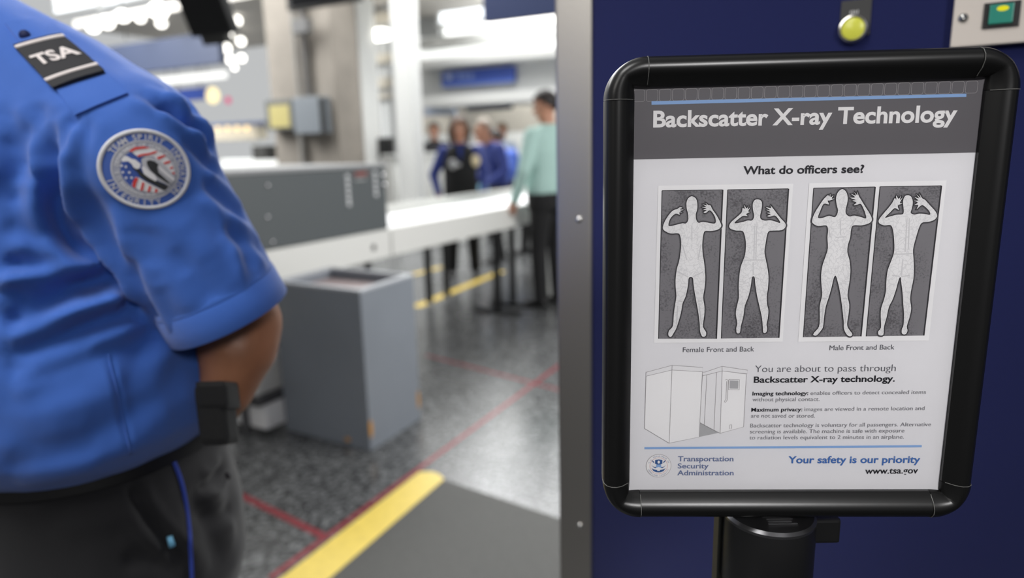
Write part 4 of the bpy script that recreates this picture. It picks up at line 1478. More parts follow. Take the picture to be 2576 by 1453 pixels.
def shoe(parent, ankle, d, sc=1.0):
    d = Vector((d[0], d[1], 0)).normalized()
    s_ = Vector((d.y, -d.x, 0))
    a = Vector((ankle[0], ankle[1], 0))
    k_ = MB()
    rs = []
    for t_, wd, ht in ((-0.075, 0.022, 0.05), (-0.06, 0.036, 0.075), (-0.02, 0.04, 0.085), (0.04, 0.042, 0.075), (0.10, 0.048, 0.055), (0.15, 0.045, 0.045), (0.185, 0.03, 0.036), (0.198, 0.012, 0.028)):
        rs.append([a + d * t_ * sc + s_ * (wd * sc * math.cos(q_)) + ZV * (max(0.0, (0.5 + 0.5 * math.sin(q_)) ** 0.7) * ht * sc + 0.001) for q_ in [2 * math.pi * j / 16 for j in range(16)]])
    k_.rings(rs)
    return k_.build('shoe', M_SHOE, parent, smooth=True)


# ================================================================== the officer in front
LB, FB = Vector((0.93, -0.37, 0)).normalized(), Vector((-0.37, -0.93, 0)).normalized()
M_SHIRT = weave_mat('royal_blue_cloth', (60, 103, 188), 900, rough=0.8, depth=0.0002, sheen=0.25, amount=0.10)
M_TROUS = mat('black_trouser_cloth', (17, 17, 21), 0.85, sheen=0.15, bump=(400, 0.3, 0.0008))
NECK = Vector((-0.625, 0.775, 1.50))
SHO = at_y(330, 370, 0.70)
ELB = at_y(612, 812, 0.775)
WRI = at_y(572, 985, 0.745)
HEADC = Vector((-0.675, 0.735, 1.69))

k = MB()
fr_o = head(k, HEADC, FB + Vector((-0.25, 0.1, -0.05)))
capsule(k, NECK, HEADC - Vector((0, 0, 0.06)), 0.062, 0.056)
chain(k, [SHO, SHO.lerp(ELB, 0.5), ELB], [0.055, 0.055, 0.045])
chain(k, [ELB, ELB.lerp(WRI, 0.35), WRI], [0.0445, 0.046, 0.030])
hand(k, WRI, (at_y(536, 1040, 0.86) - WRI), Vector((1, 0.2, 0)), 0.92, 0.4)
RSH = NECK * 2 - SHO
RSH.z = SHO.z + 0.01
REL, RWR = RSH + Vector((-0.06, 0.03, -0.29)), RSH + Vector((-0.03, -0.14, -0.47))
chain(k, [RSH, REL], [0.055, 0.045])
chain(k, [REL, REL.lerp(RWR, 0.35), RWR], [0.0445, 0.046, 0.030])
hand(k, RWR, Vector((0.05, -0.35, -0.9)), Vector((0.9, 0.2, 0)), 1.05, 0.6)
k.rings([ell_ring((-0.61, 0.79, 1.43), LB, FB, 0.13, 0.07), ell_ring((-0.575, 0.80, 1.28), LB, FB, 0.16, 0.10), ell_ring((-0.56, 0.80, 1.02), LB, FB, 0.14, 0.11), ell_ring((-0.545, 0.82, 0.9), LB, FB, 0.15, 0.11)])
LF, RF = Vector((-0.48, 0.79, 0.09)), Vector((-0.655, 0.89, 0.09))
LH, RH = Vector((-0.48, 0.78, 0.88)), Vector((-0.645, 0.85, 0.88))
for hp, ft in ((LH, LF), (RH, RF)):
    kn = hp.lerp(ft, 0.5) + FB * 0.015
    chain(k, [hp, kn, ft], [0.08, 0.052, 0.036])
body = fuse(k, 'person', 0.0055, 4, M_SKIN_TAN)
tag(body, 'officer in a royal blue short-sleeved shirt and black trousers, hand on hip, nearest to us', 'person')
face_parts(body, HEADC, fr_o)
hair_cap(body, HEADC, fr_o, mat('hair_brown', (52, 40, 30), 0.6), low=-0.02)
for ft, dd in ((LF, FB + LB * 0.3), (RF, FB - LB * 0.3)):
    shoe(body, ft, dd)

# ---- shirt: torso, shoulders and sleeves melted together, then pulled into folds
k = MB()
TR = [  # px of the outline on the right, height from the same point, centre x, centre y, half depth
]
rings = []
for z, cx_, cy_, a, b_ in ((0.998, -0.565, 0.805, 0.16, 0.13), (1.028, -0.565, 0.80, 0.196, 0.160), (1.052, -0.565, 0.80, 0.215, 0.180), (1.085, -0.565, 0.80, 0.219, 0.187), (1.14, -0.567, 0.80, 0.215, 0.183), (1.20, -0.572, 0.80, 0.205, 0.172),
                            (1.27, -0.58, 0.795, 0.20, 0.155), (1.34, -0.585, 0.79, 0.205, 0.137), (1.40, -0.595, 0.785, 0.195, 0.117), (1.445, -0.605, 0.78, 0.15, 0.097), (1.485, -0.615, 0.778, 0.105, 0.086), (1.52, -0.622, 0.775, 0.075, 0.072)):
    rings.append(ell_ring((cx_, cy_, z), LB, FB, a, b_))
k.rings(rings)
chain(k, [NECK + Vector((0.02, 0, -0.028)), Vector((-0.485, 0.75, 1.408)), SHO + Vector((-0.008, 0.016, -0.008))], [0.082, 0.083, 0.082])
chain(k, [NECK + Vector((-0.02, 0.0, -0.035)), RSH + Vector((0.01, 0, -0.01))], [0.08, 0.08])
# upper back behind the shoulder
chain(k, [Vector((-0.575, 0.83, 1.405)), Vector((-0.43, 0.785, 1.335))], [0.095, 0.088])


def sleeve_ring(px, py, Y, hw_px, axis, dscale=1.05, n=40):
    c_ = at_y(px, py, Y)
    dep = (c_ - CAM).dot(FW)
    rr = hw_px / FPX * dep
    ax = axis.normalized()
    view = (c_ - CAM).normalized()
    s_ = ax.cross(view).normalized()
    d_ = s_.cross(ax).normalized()
    return [c_ + s_ * (rr * math.cos(2 * math.pi * j / n)) + d_ * (rr * dscale * math.sin(2 * math.pi * j / n)) for j in range(n)], c_, s_, d_, rr


c0_, c1_ = at_y(330, 370, 0.71), at_y(571, 784, 0.742)
AXS = c1_ - c0_
rs = [sleeve_ring(310, 318, 0.715, 150, AXS)[0], sleeve_ring(335, 380, 0.715, 168, AXS)[0], sleeve_ring(400, 499, 0.722, 168, AXS)[0], sleeve_ring(490, 650, 0.732, 160, AXS)[0], sleeve_ring(562, 768, 0.742, 150, AXS)[0]]
k.rings(rs)
chain(k, [RSH, RSH.lerp(REL, 0.75)], [0.08, 0.075])
CR, CC, CS_, CD_, CRR = sleeve_ring(571, 784, 0.743, 150, AXS)

FOLDS = [  # (measured crease line, half width m, depth m)
    ([(0, 770), (95, 742), (220, 712), (300, 700)], 0.009, 0.019),
    ([(0, 818), (80, 795), (173, 752), (300, 722)], 0.009, 0.019),
    ([(0, 892), (120, 850), (242, 805), (362, 765)], 0.010, 0.015),
    ([(0, 655), (130, 682), (290, 700)], 0.009, 0.010),
    ([(0, 560), (110, 610), (250, 690)], 0.012, 0.005),
    ([(60, 970), (200, 920), (330, 850), (400, 780)], 0.014, 0.005),
    ([(300, 1000), (350, 900), (400, 820)], 0.012, 0.004),
    ([(80, 310), (70, 390), (60, 470)], 0.012, 0.006),
    ([(136, 300), (128, 380), (140, 470), (150, 540), (200, 620), (293, 700)], 0.009, 0.018),
    ([(194, 290), (170, 335), (150, 400)], 0.005, 0.004),
    ([(180, 330), (200, 420), (240, 520), (300, 640), (340, 720)], 0.010, 0.005),
    ([(396, 262), (440, 285), (500, 330), (540, 392)], 0.006, 0.014),
    ([(455, 356), (500, 385), (550, 440)], 0.007, 0.008),
    ([(500, 455), (560, 500), (620, 556)], 0.008, 0.006),
    ([(560, 590), (620, 600), (665, 640)], 0.008, 0.003),
    ([(340, 230), (400, 262), (470, 300)], 0.007, 0.004),
    ([(273, 900), (300, 1010), (326, 1126)], 0.003, 0.002),
    ([(330, 640), (350, 720), (420, 850)], 0.009, 0.006),
    ([(375, 560), (420, 640), (470, 700)], 0.012, 0.003),
    ([(0, 1120), (150, 1110), (300, 1060), (400, 980)], 0.014, 0.005),
    ([(20, 480), (90, 540), (140, 600)], 0.012, 0.004),
    ([(0, 1180), (120, 1160), (260, 1120)], 0.012, 0.004),
    ([(100, 250), (95, 330), (110, 420)], 0.009, 0.005),
    ([(20, 330), (30, 430), (20, 520)], 0.012, 0.005),
    ([(215, 300), (222, 360), (232, 430)], 0.006, 0.004),
    ([(0, 730), (110, 715), (240, 700)], 0.006, 0.006),
    ([(0, 940), (110, 905), (250, 850)], 0.010, 0.006),
    ([(240, 620), (300, 690), (345, 790)], 0.008, 0.008),
    ([(330, 560), (370, 640), (400, 720)], 0.010, 0.003),
    ([(430, 620), (500, 700), (540, 760)], 0.012, 0.003),
    ([(560, 560), (600, 600), (640, 690)], 0.008, 0.004),
    ([(420, 215), (470, 270), (520, 350)], 0.006, 0.005),
]
RIDGES = [
    ([(408, 293), (470, 400), (523, 497), (575, 602), (620, 735)], 0.006, 0.003),
    ([(288, 507), (310, 600), (324, 690)], 0.006, 0.003),
]
PATCH_PX = (367, 427)


def shape_shirt(me):
    tree = bvh_of(me)

    def hit(px, py):
        d = ray(px, py).normalized()
        h = tree.ray_cast(CAM, d)
        return h[0]
    n = len(me.vertices)
    co_ = np.empty(n * 3)
    me.vertices.foreach_get('co', co_)
    co_ = co_.reshape(-1, 3)
    nr_ = np.array([tuple(v.normal) for v in me.vertices])
    disp = np.zeros(n)
    pc = hit(*PATCH_PX)
    for lines, sign in ((FOLDS, -1), (RIDGES, 1)):
        for pl, wd, dp in lines:
            pts = [hit(p.x, p.y) for p in smooth_line([(x, y, 0) for x, y in pl], 14)]
            pts = [p for p in pts if p is not None]
            if len(pts) < 3:
                continue
            P = np.array([tuple(p) for p in pts])
            tt = np.linspace(0, 1, len(P))
            taper = np.clip(np.minimum(tt, 1 - tt) * 5, 0.15, 1) if sign < 0 else np.clip(np.minimum(tt, 1 - tt) * 8, 0.2, 1)
            lo, hi = P.min(0) - 5 * wd, P.max(0) + 5 * wd
            idx = np.nonzero(((co_ > lo) & (co_ < hi)).all(1))[0]
            D = np.linalg.norm(co_[idx, None, :] - P[None, :, :], axis=2)
            j = D.argmin(1)
            d = D[np.arange(len(idx)), j]
            tp = taper[j]
            if sign < 0:
                prof = -np.exp(-(d / wd) ** 2) + 0.5 * np.exp(-((d - 2.1 * wd) / wd) ** 2)
            else:
                prof = np.exp(-(d / wd) ** 2)
            disp[idx] += prof * dp * tp
    for i in range(n):
        p = co_[i]
        disp[i] += 0.0022 * noise.noise(Vector((p[0] * 16, p[1] * 16, p[2] * 9))) + 0.0012 * noise.noise(Vector((p[0] * 40, p[1] * 40, p[2] * 22)))
    if pc is not None:
        dpc = np.linalg.norm(co_ - np.array(tuple(pc)), axis=1)
        disp *= np.clip((dpc - 0.040) / 0.02, 0.0, 1)
    co_ = co_ + nr_ * disp[:, None]
    me.vertices.foreach_set('co', co_.ravel())
    me.update()


shirt = fuse(k, 'shirt', 0.0042, 9, M_SHIRT, body, shape_shirt)
STREE = bvh_of(shirt.data)


def on_shirt(px, py, off=0.0):
    d = ray(px, py).normalized()
    h = STREE.ray_cast(CAM, d)
    if h[0] is None:
        return None
    return h[0] + h[1] * off


# cuff hem: a crisp band round the sleeve end, open below
ax = AXS.normalized()
k = MB()
outer, rsq = [], []
n_ = 64


def cuff_ring(h, grow):
    return [CC + ax * h + CS_ * ((CRR + grow) * math.cos(2 * math.pi * j / n_)) + CD_ * ((CRR + grow) * 1.05 * math.sin(2 * math.pi * j / n_)) for j in range(n_)]


k.rings([cuff_ring(-0.034, -0.0015), cuff_ring(-0.028, 0.0012), cuff_ring(-0.0265, 0.0006), cuff_ring(-0.025, 0.0014), cuff_ring(-0.010, 0.0017), cuff_ring(0.005, 0.0018), cuff_ring(0.0062, 0.001), cuff_ring(0.005, -0.0005), cuff_ring(-0.006, -0.003)], caps=False)
cuff = k.build('cuff', M_SHIRT, shirt, angle=50)

# side seam of the shirt, sewn
pts = [on_shirt(p.x, p.y, 0.0008) for p in smooth_line([(272, 890, 0), (300, 1010, 0), (328, 1140, 0)], 10)]
pts = [p for p in pts if p is not None]
MB().tube(pts, 0.0009, 6).build('side_seam', M_SHIRT, shirt, smooth=True)

# shirt collar
k = MB()
rr = []
for z, r_ in ((1.505, 0.074), (1.53, 0.076), (1.565, 0.070), (1.575, 0.071), (1.56, 0.080), (1.525, 0.088), (1.517, 0.086), (1.53, 0.081)):
    rr.append(ell_ring(NECK + (HEADC - NECK) * ((z - 1.50) / 0.5) + Vector((0, 0, z - 1.50 - (HEADC.z - NECK.z) * ((z - 1.50) / 0.5))), LB, FB, r_, r_ * 1.05, 40, 2.0))
k.rings(rr, caps=False)
k.build('collar', M_SHIRT, shirt, smooth=True)


def conform(quad, nu, nv, off, thick, bulge=0.0):
    """a sheet of cloth laid on the shirt: quad = TL, TR, BR, BL measured corners"""
    TL, TR_, BR, BL = [Vector((x, y)) for x, y in quad]
    top, bot = [], []
    for j in range(nv + 1):
        for i in range(nu + 1):
            u_, v_ = i / nu, j / nv
            p = (TL * (1 - u_) + TR_ * u_) * (1 - v_) + (BL * (1 - u_) + BR * u_) * v_
            h = STREE.ray_cast(CAM, ray(p.x, p.y).normalized())
            if h[0] is None:
                h = STREE.find_nearest(at_y(p.x, p.y, 0.74))
            top.append(h[0] + h[1] * (off + thick + bulge * math.sin(math.pi * u_)))
            bot.append(h[0] + h[1] * (off - 0.001))
    return top, bot


def smooth_grid(P, nu, nv, it=3):
    for _ in range(it):
        Q = list(P)
        for j in range(nv + 1):
            for i in range(nu + 1):
                acc, w_ = Vector((0, 0, 0)), 0
                for di, dj in ((1, 0), (-1, 0), (0, 1), (0, -1)):
                    a, b2 = i + di, j + dj
                    if 0 <= a <= nu and 0 <= b2 <= nv:
                        acc += P[b2 * (nu + 1) + a]
                        w_ += 1
                if 0 < i < nu and 0 < j < nv:
                    Q[j * (nu + 1) + i] = P[j * (nu + 1) + i] * 0.4 + acc / w_ * 0.6
        P = Q
    return P


def sheet(name, quad, nu, nv, off, thick, m_, parent, bulge=0.0):
    top, bot = conform(quad, nu, nv, off, thick, bulge)
    top = smooth_grid(top, nu, nv)
    k_ = MB()
    W_ = nu + 1
    fs = []
    N = len(top)
    for j in range(nv):
        for i in range(nu):
            a = j * W_ + i
            fs.append((a, a + 1, a + 1 + W_, a + W_))
            fs.append((N + a, N + a + W_, N + a + 1 + W_, N + a + 1))
    rim = [i for i in range(nu)] + [j * W_ + nu for j in range(nv)] + [nv * W_ + nu - i for i in range(nu)] + [(nv - j) * W_ for j in range(nv)]
    for q_ in range(len(rim)):
        a, b2 = rim[q_], rim[(q_ + 1) % len(rim)]
        fs.append((a, b2, N + b2, N + a))
    k_.add(top + bot, fs)
    return k_.build(name, m_, parent, angle=50), top


STRAP = [(14, 62), (118, 48), (322, 238), (192, 290)]
strap, _t = sheet('epaulette_strap', STRAP, 16, 26, 0.0005, 0.0022, M_SHIRT, shirt)
MB().lathe(on_shirt(66, 95, 0.003), (CAM - on_shirt(66, 95)).normalized(), [(0, 0.005), (0.0015, 0.005), (0.0025, 0.003), (0.0025, 0)], 18).build('strap_button', mat('button_blue', (34, 44, 92), 0.4), strap, angle=40)
SLIDE = [(39, 124), (152, 97), (266, 190), (141, 230)]
M_SLIDE = mat('black_slide_cloth', (32, 32, 36), 0.8, bump=(700, 0.4, 0.0005))
M_THREAD = mat('pale_thread', (214, 206, 204), 0.8)
slide, stop = sheet('shoulder_slide', SLIDE, 20, 20, 0.0024, 0.0036, M_SLIDE, shirt, 0.001)


def slide_pt(u_, v_, lift):
    nu = nv = 20
    x_, y_ = min(max(u_, 0), 0.9999) * nu, min(max(v_, 0), 0.9999) * nv
    i, j = int(x_), int(y_)
    fx, fy = x_ - i, y_ - j
    a, b2, c2, d2 = stop[j * 21 + i], stop[j * 21 + i + 1], stop[(j + 1) * 21 + i], stop[(j + 1) * 21 + i + 1]
    p = (a * (1 - fx) + b2 * fx) * (1 - fy) + (c2 * (1 - fx) + d2 * fx) * fy
    nn_ = (b2 - a).cross(c2 - a).normalized()
    if nn_.dot(CAM - p) < 0:
        nn_ = -nn_
    return p + nn_ * lift


for v0, v1 in ((0.035, 0.10), (0.80, 0.865)):
    k = MB()
    k.rings([[slide_pt(i / 24, v0, 0.0004), slide_pt(i / 24, (v0 + v1) / 2, 0.0011), slide_pt(i / 24, v1, 0.0004), slide_pt(i / 24, v1, -0.0006), slide_pt(i / 24, v0, -0.0006)] for i in range(25)])
    k.build('braid_stripe', M_THREAD, slide, smooth=True)
vs, fs = glyphs('TSA', 0.03, 1.0)
x0, x1 = min(v[0] for v in vs), max(v[0] for v in vs)
y1 = max(v[1] for v in vs)
MB().add([slide_pt(0.08 + 0.86 * (v[0] - x0) / (x1 - x0), 0.545 - 0.225 * v[1] / y1, 0.0009) for v in vs], fs).build('lettering', M_THREAD, slide, recalc=False)

# ---- round shoulder patch
pc = on_shirt(*PATCH_PX)
hn = Vector((0, 0, 0))
for dx in range(-60, 61, 30):
    for dy in range(-60, 61, 30):
        h = STREE.ray_cast(CAM, ray(PATCH_PX[0] + dx, PATCH_PX[1] + dy).normalized())
        hn += h[1]
hn.normalize()
dpc = (pc - CAM).dot(FW)
PU = (on_plane(PATCH_PX[0] + 100, PATCH_PX[1] + 8, pc, hn) - pc).normalized()
PV = hn.cross(PU).normalized()
if PV.z < 0:
    PV = -PV
PR = 0.5 * ((on_plane(486, 436, pc, hn) - on_plane(248, 418, pc, hn)).length)
PRV = 0.5 * ((on_plane(362, 326, pc, hn) - on_plane(372, 529, pc, hn)).length)
rows, rhs = [], []
for i in range(-5, 6):
    for j in range(-5, 6):
        x_, y_ = i / 5, j / 5
        if x_ * x_ + y_ * y_ > 1.05:
            continue
        q_ = pc + PU * (x_ * PR) + PV * (y_ * PRV)
        h = STREE.ray_cast(q_ + hn * 0.05, -hn)
        if h[0] is not None and abs((h[0] - q_).dot(hn)) < 0.04:
            rows.append([1, x_, y_, x_ * x_, x_ * y_, y_ * y_])
            rhs.append((h[0] - q_).dot(hn))
QC = np.linalg.lstsq(np.array(rows), np.array(rhs), rcond=None)[0]


def patch_pt(x_, y_, lift):
    hgt = float(QC @ np.array([1, x_, y_, x_ * x_, x_ * y_, y_ * y_]))
    return pc + PU * (x_ * PR) + PV * (y_ * PRV) + hn * (hgt + 0.0022 + lift)


def patch_poly(name, polys, m_, layer, parent):
    """flat outlines in patch units, cut fine and laid over the sleeve's curve"""
    bm_ = bmesh.new()
    for pts in polys:
        vs_ = [bm_.verts.new((x_, y_, 0)) for x_, y_ in pts]
        for t_ in geometry.tessellate_polygon([[Vector((x_, y_, 0)) for x_, y_ in pts]]):
            try:
                bm_.faces.new([vs_[i] for i in t_])
            except ValueError:
                pass
    for _ in range(5):
        es = [e_ for e_ in bm_.edges if e_.calc_length() > 0.16]
        if not es:
            break
        bmesh.ops.subdivide_edges(bm_, edges=es, cuts=1)
        bmesh.ops.triangulate(bm_, faces=bm_.faces[:])
    for v in bm_.verts:
        v.co = patch_pt(v.co.x, v.co.y, layer * 0.00025)
    me = bpy.data.meshes.new(name)
    bm_.to_mesh(me)
    bm_.free()
    return link(name, me, m_, parent)


def annulus(r0, r1, n=56):
    o_ = []
    for i in range(n):
        a, b2 = 2 * math.pi * i / n, 2 * math.pi * (i + 1) / n
        o_.append([(r0 * math.cos(a), r0 * math.sin(a)), (r1 * math.cos(a), r1 * math.sin(a)), (r1 * math.cos(b2), r1 * math.sin(b2)), (r0 * math.cos(b2), r0 * math.sin(b2))])
    return o_


P_RIM = mat('patch_rim', (200, 200, 204), 0.8)
P_BLUE = mat('patch_blue', (66, 96, 172), 0.8)
P_GREY = mat('patch_grey', (158, 160, 174), 0.8)
P_LET = mat('patch_letter', (184, 184, 190), 0.8)
P_RED = mat('patch_red', (206, 58, 54), 0.8)
P_WHT = mat('patch_white', (226, 224, 226), 0.8)
P_BLK = mat('patch_black', (42, 44, 46), 0.8)
k = MB()
k.rings([[patch_pt(r_ * math.cos(2 * math.pi * i / 64), r_ * math.sin(2 * math.pi * i / 64), l_) for i in range(64)] for r_, l_ in ((0.90, 0.0006), (0.93, 0.0014), (0.97, 0.0015), (1.0, 0.0006), (1.005, -0.003))], caps=False)
patch = k.build('shoulder_patch', P_RIM, shirt, smooth=True)
patch_poly('ground', annulus(0.02, 0.92), P_BLUE, 1, patch)
patch_poly('inner_ring', annulus(0.53, 0.70), P_GREY, 2, patch)
patch_poly('ring_line', annulus(0.69, 0.73), P_LET, 3, patch)


def ring_text(s_, a0, a1, rad, size, m_, name):
    polys_v, polys_f = [], []
    n2 = len(s_)
    for i, ch in enumerate(s_):
        if ch == ' ':
            continue
        a = math.radians(a0 + (a1 - a0) * i / max(n2 - 1, 1))
        vs_, fs_ = glyphs(ch, 0.03)
        cw = (max(v[0] for v in vs_) + min(v[0] for v in vs_)) / 2
        up = (math.cos(a), math.sin(a)) if a1 < a0 else (-math.cos(a), -math.sin(a))
        rt_ = (up[1], -up[0])
        base_ = len(polys_v)
        for v in vs_:
            polys_v.append(patch_pt(rad * math.cos(a) + size * ((v[0] - cw) * rt_[0] + (v[1] - 0.35) * up[0]), rad * math.sin(a) + size * ((v[0] - cw) * rt_[1] + (v[1] - 0.35) * up[1]), 0.0009))
        polys_f += [tuple(q_ + base_ for q_ in f2) for f2 in fs_]
    MB().add(polys_v, polys_f).build(name, m_, patch, recalc=False)


ring_text('TEAM SPIRIT', 150, 66, 0.81, 0.19, P_LET, 'ring_lettering')
ring_text('INNOVATION', 44, -38, 0.81, 0.19, P_LET, 'ring_lettering')
ring_text('INTEGRITY', 205, 290, 0.81, 0.19, P_LET, 'ring_lettering')
ring_text('U.S. DEPARTMENT OF HOMELAND SECURITY', 205, -25, 0.615, 0.125, P_RIM, 'ring_lettering')
ring_text('TRANSPORTATION SECURITY ADMIN.', 215, 325, 0.615, 0.11, P_RIM, 'ring_lettering')
patch_poly('emblem_ground', annulus(0.001, 0.53, 40), mat('patch_deep_blue', (58, 84, 158), 0.8), 2, patch)


def pp(lst):
    return [((x_ - 868) / 745 * 1.0, -(y_ - 740) / 640) for x_, y_ in lst]


patch_poly('flag_white', [pp([(600, 460), (690, 395), (850, 372), (1000, 402), (1150, 470), (1265, 575), (1325, 700), (1335, 780), (1250, 740), (1100, 600), (980, 520), (850, 520), (740, 545), (640, 480)]),
                          pp([(700, 862), (760, 870), (860, 920), (1000, 980), (1120, 1030), (1140, 1065), (1060, 1085), (900, 1085), (760, 1065), (660, 1020), (650, 990)])], P_WHT, 4, patch)
patch_poly('flag_red', [pp(q_) for q_ in ([(600, 460), (690, 395), (820, 371), (930, 383), (800, 412), (700, 434), (640, 475)], [(720, 522), (800, 490), (920, 465), (1000, 430), (1060, 422), (1000, 467), (900, 502), (790, 522), (750, 545)], [(1030, 525), (1090, 500), (1160, 475), (1185, 490), (1110, 532), (1060, 560)],
                                          [(1140, 600), (1200, 575), (1250, 560), (1262, 590), (1200, 612), (1160, 625)], [(1240, 680), (1290, 650), (1310, 672), (1270, 697)], [(1275, 750), (1328, 735), (1332, 782)],
                                          [(700, 868), (750, 876), (720, 960), (700, 1045), (655, 1010), (665, 940)], [(810, 930), (845, 945), (820, 1075), (780, 1070)], [(920, 980), (955, 1000), (930, 1085), (890, 1085)], [(1020, 1020), (1060, 1040), (1045, 1085), (1005, 1085)])], P_RED, 6, patch)
patch_poly('star', [pp([(cx2 + 26 * math.cos(t_) * (1 if i % 2 else 0.5), cy2 + 26 * math.sin(t_) * (1 if i % 2 else 0.5)) for i, t_ in enumerate([math.pi * 2 * q_ / 10 for q_ in range(10)])]) for cx2, cy2 in ((490, 705), (555, 715), (510, 805), (610, 800), (560, 890), (645, 880))], P_WHT, 4, patch)
patch_poly('eagle_wing', [pp([(790, 570), (860, 525), (950, 525), (1050, 560), (1150, 620), (1250, 720), (1340, 825), (1250, 960), (1000, 880), (860, 780), (800, 680)])], P_LET, 7, patch)
patch_poly('eagle_dark', [pp([(630, 710), (700, 735), (770, 735), (800, 780), (900, 850), (1040, 905), (1150, 940), (1230, 975), (1180, 1035), (1130, 1025), (1000, 960), (860, 900), (770, 840), (730, 780)]), pp([(870, 600), (920, 575), (1000, 590), (1070, 640), (1040, 680), (1060, 760), (1150, 830), (1275, 935), (1200, 915), (1050, 830), (930, 735), (880, 660)])], P_BLK, 9, patch)
patch_poly('eagle_white', [pp([(485, 610), (520, 550), (570, 545), (640, 580), (700, 590), (780, 650), (770, 710), (720, 735), (670, 710), (640, 660), (590, 625), (540, 630), (500, 640)]), pp([(790, 700), (830, 680), (900, 740), (1000, 800), (1040, 870), (1020, 905), (920, 860), (830, 800)]),
                           pp([(1050, 640), (1150, 720), (1325, 850), (1310, 885), (1200, 810), (1080, 710)])], P_WHT, 11, patch)

# ---- trousers, belt, pouch
k = MB()
HC = Vector((-0.535, 0.825, 0))
k.rings([ell_ring((-0.562, 0.812, 1.035), LB, FB, 0.175, 0.150), ell_ring((-0.562, 0.815, 0.98), LB, FB, 0.184, 0.158), ell_ring((-0.56, 0.82, 0.90), LB, FB, 0.192, 0.164), ell_ring((-0.558, 0.82, 0.83), LB, FB, 0.192, 0.160), ell_ring((-0.558, 0.82, 0.78), LB, FB, 0.18, 0.14)])
for hp, ft in ((LH, LF), (RH, RF)):
    kn = hp.lerp(ft, 0.5) + FB * 0.015
    chain(k, [hp + Vector((0, 0, -0.03)), kn, Vector((ft.x, ft.y, 0.06))], [0.105, 0.078, 0.066])


def shape_trousers(me):
    tree = bvh_of(me)
    n = len(me.vertices)
    co_ = np.empty(n * 3)
    me.vertices.foreach_get('co', co_)
    co_ = co_.reshape(-1, 3)
    nr_ = np.array([tuple(v.normal) for v in me.vertices])
    disp = np.zeros(n)
    for pl, wd, dp in (([(330, 1215), (350, 1270), (400, 1340), (468, 1405)], 0.006, 0.007), ([(500, 1225), (535, 1212), (565, 1170)], 0.007, 0.008), ([(470, 1230), (520, 1330), (560, 1420)], 0.014, 0.006), ([(500, 1290), (550, 1300), (585, 1270)], 0.01, 0.005), ([(100, 1290), (260, 1260), (380, 1230)], 0.012, 0.004), ([(300, 1420), (380, 1400), (460, 1430)], 0.012, 0.004)):
        pts = []
        for p in smooth_line([(x, y, 0) for x, y in pl], 12):
            h = tree.ray_cast(CAM, ray(p.x, p.y).normalized())[0]
            if h is not None:
                pts.append(tuple(h))
        if len(pts) < 3:
            continue
        P = np.array(pts)
        tt = np.linspace(0, 1, len(P))
        taper = np.clip(np.minimum(tt, 1 - tt) * 5, 0.15, 1)
        lo, hi = P.min(0) - 5 * wd, P.max(0) + 5 * wd
        idx = np.nonzero(((co_ > lo) & (co_ < hi)).all(1))[0]
        D = np.linalg.norm(co_[idx, None, :] - P[None, :, :], axis=2)
        j = D.argmin(1)
        d = D[np.arange(len(idx)), j]
        disp[idx] += (-np.exp(-(d / wd) ** 2) + 0.5 * np.exp(-((d - 2.1 * wd) / wd) ** 2)) * dp * taper[j]
    for i in range(n):
        p = co_[i]
        disp[i] += 0.003 * noise.noise(Vector((p[0] * 14, p[1] * 14, p[2] * 8)))
    co_ = co_ + nr_ * disp[:, None]
    me.vertices.foreach_set('co', co_.ravel())
    me.update()


tro = fuse(k, 'trousers', 0.0055, 6, M_TROUS, body, shape_trousers)
TTREE = bvh_of(tro.data)
pts = []
for p in smooth_line([(412, 1110, 0), (432, 1150, 0), (456, 1215, 0), (470, 1290, 0), (478, 1370, 0), (482, 1453, 0), (484, 1600, 0), (486, 2000, 0), (490, 2600, 0)], 8):
    h = TTREE.ray_cast(CAM, ray(p.x, p.y).normalized())
    if h[0] is not None and h[0].z > 0.07:
        pts.append(h[0] + h[1] * 0.0008)
MB().tube(pts, 0.0024, 8).build('piping', mat('piping_blue', (44, 66, 156), 0.7), tro, smooth=True)
h = TTREE.ray_cast(CAM, ray(430, 1355).normalized())
hp_ = h[0] + h[1] * 0.003
MB().tube([hp_ + ZV * 0.006, hp_ - ZV * 0.006 + LB * 0.002], [0.003, 0.0036], 10).build('pen_clip', mat('pale_blue_plastic', (120, 186, 222), 0.4), tro, smooth=True)
h = TTREE.ray_cast(CAM, ray(570, 1197).normalized())
if h[0] is not None:
    MB().ellipsoid(h[0] + h[1] * 0.001, LB * 0.005, h[1] * 0.002, ZV * 0.005, 12, 8).build('pocket_button', mat('button_dark', (60, 58, 62), 0.25), tro, smooth=True)
k = MB()
k.rings([ell_ring((-0.562, 0.812, z), LB, FB, a, b_, 56) for z, a, b_ in ((1.005, 0.178, 0.152), (1.005, 0.187, 0.161), (1.04, 0.183, 0.157), (1.04, 0.178, 0.152))], caps=False)
k.build('belt', mat('belt_black', (16, 16, 17), 0.4), body, angle=40)
pq = at_y(546, 1034, 0.70)
pu = (at_y(560, 1010, 0.79) - at_y(500, 1010, 0.73)).normalized()
pn = Vector((pu.y, -pu.x, 0))
pch = MB().obox(pq - ZV * 0.005, pu * 0.0195, pn * 0.016, ZV * 0.034).build('belt_pouch', mat('pouch_black', (13, 13, 14), 0.55, bump=(300, 0.3, 0.001)), body, bevel=0.008)
MB().obox(pq + ZV * 0.018 + pn * 0.004, pu * 0.0203, pn * 0.017, ZV * 0.016).build('pouch_flap', mat('flap_black', (15, 15, 16), 0.5), pch, bevel=0.006)

# ================================================================== people further down the hall
def cloth(name, rgb):
    return mat(name, rgb, 0.85, sheen=0.1, bump=(60, 0.3, 0.004))


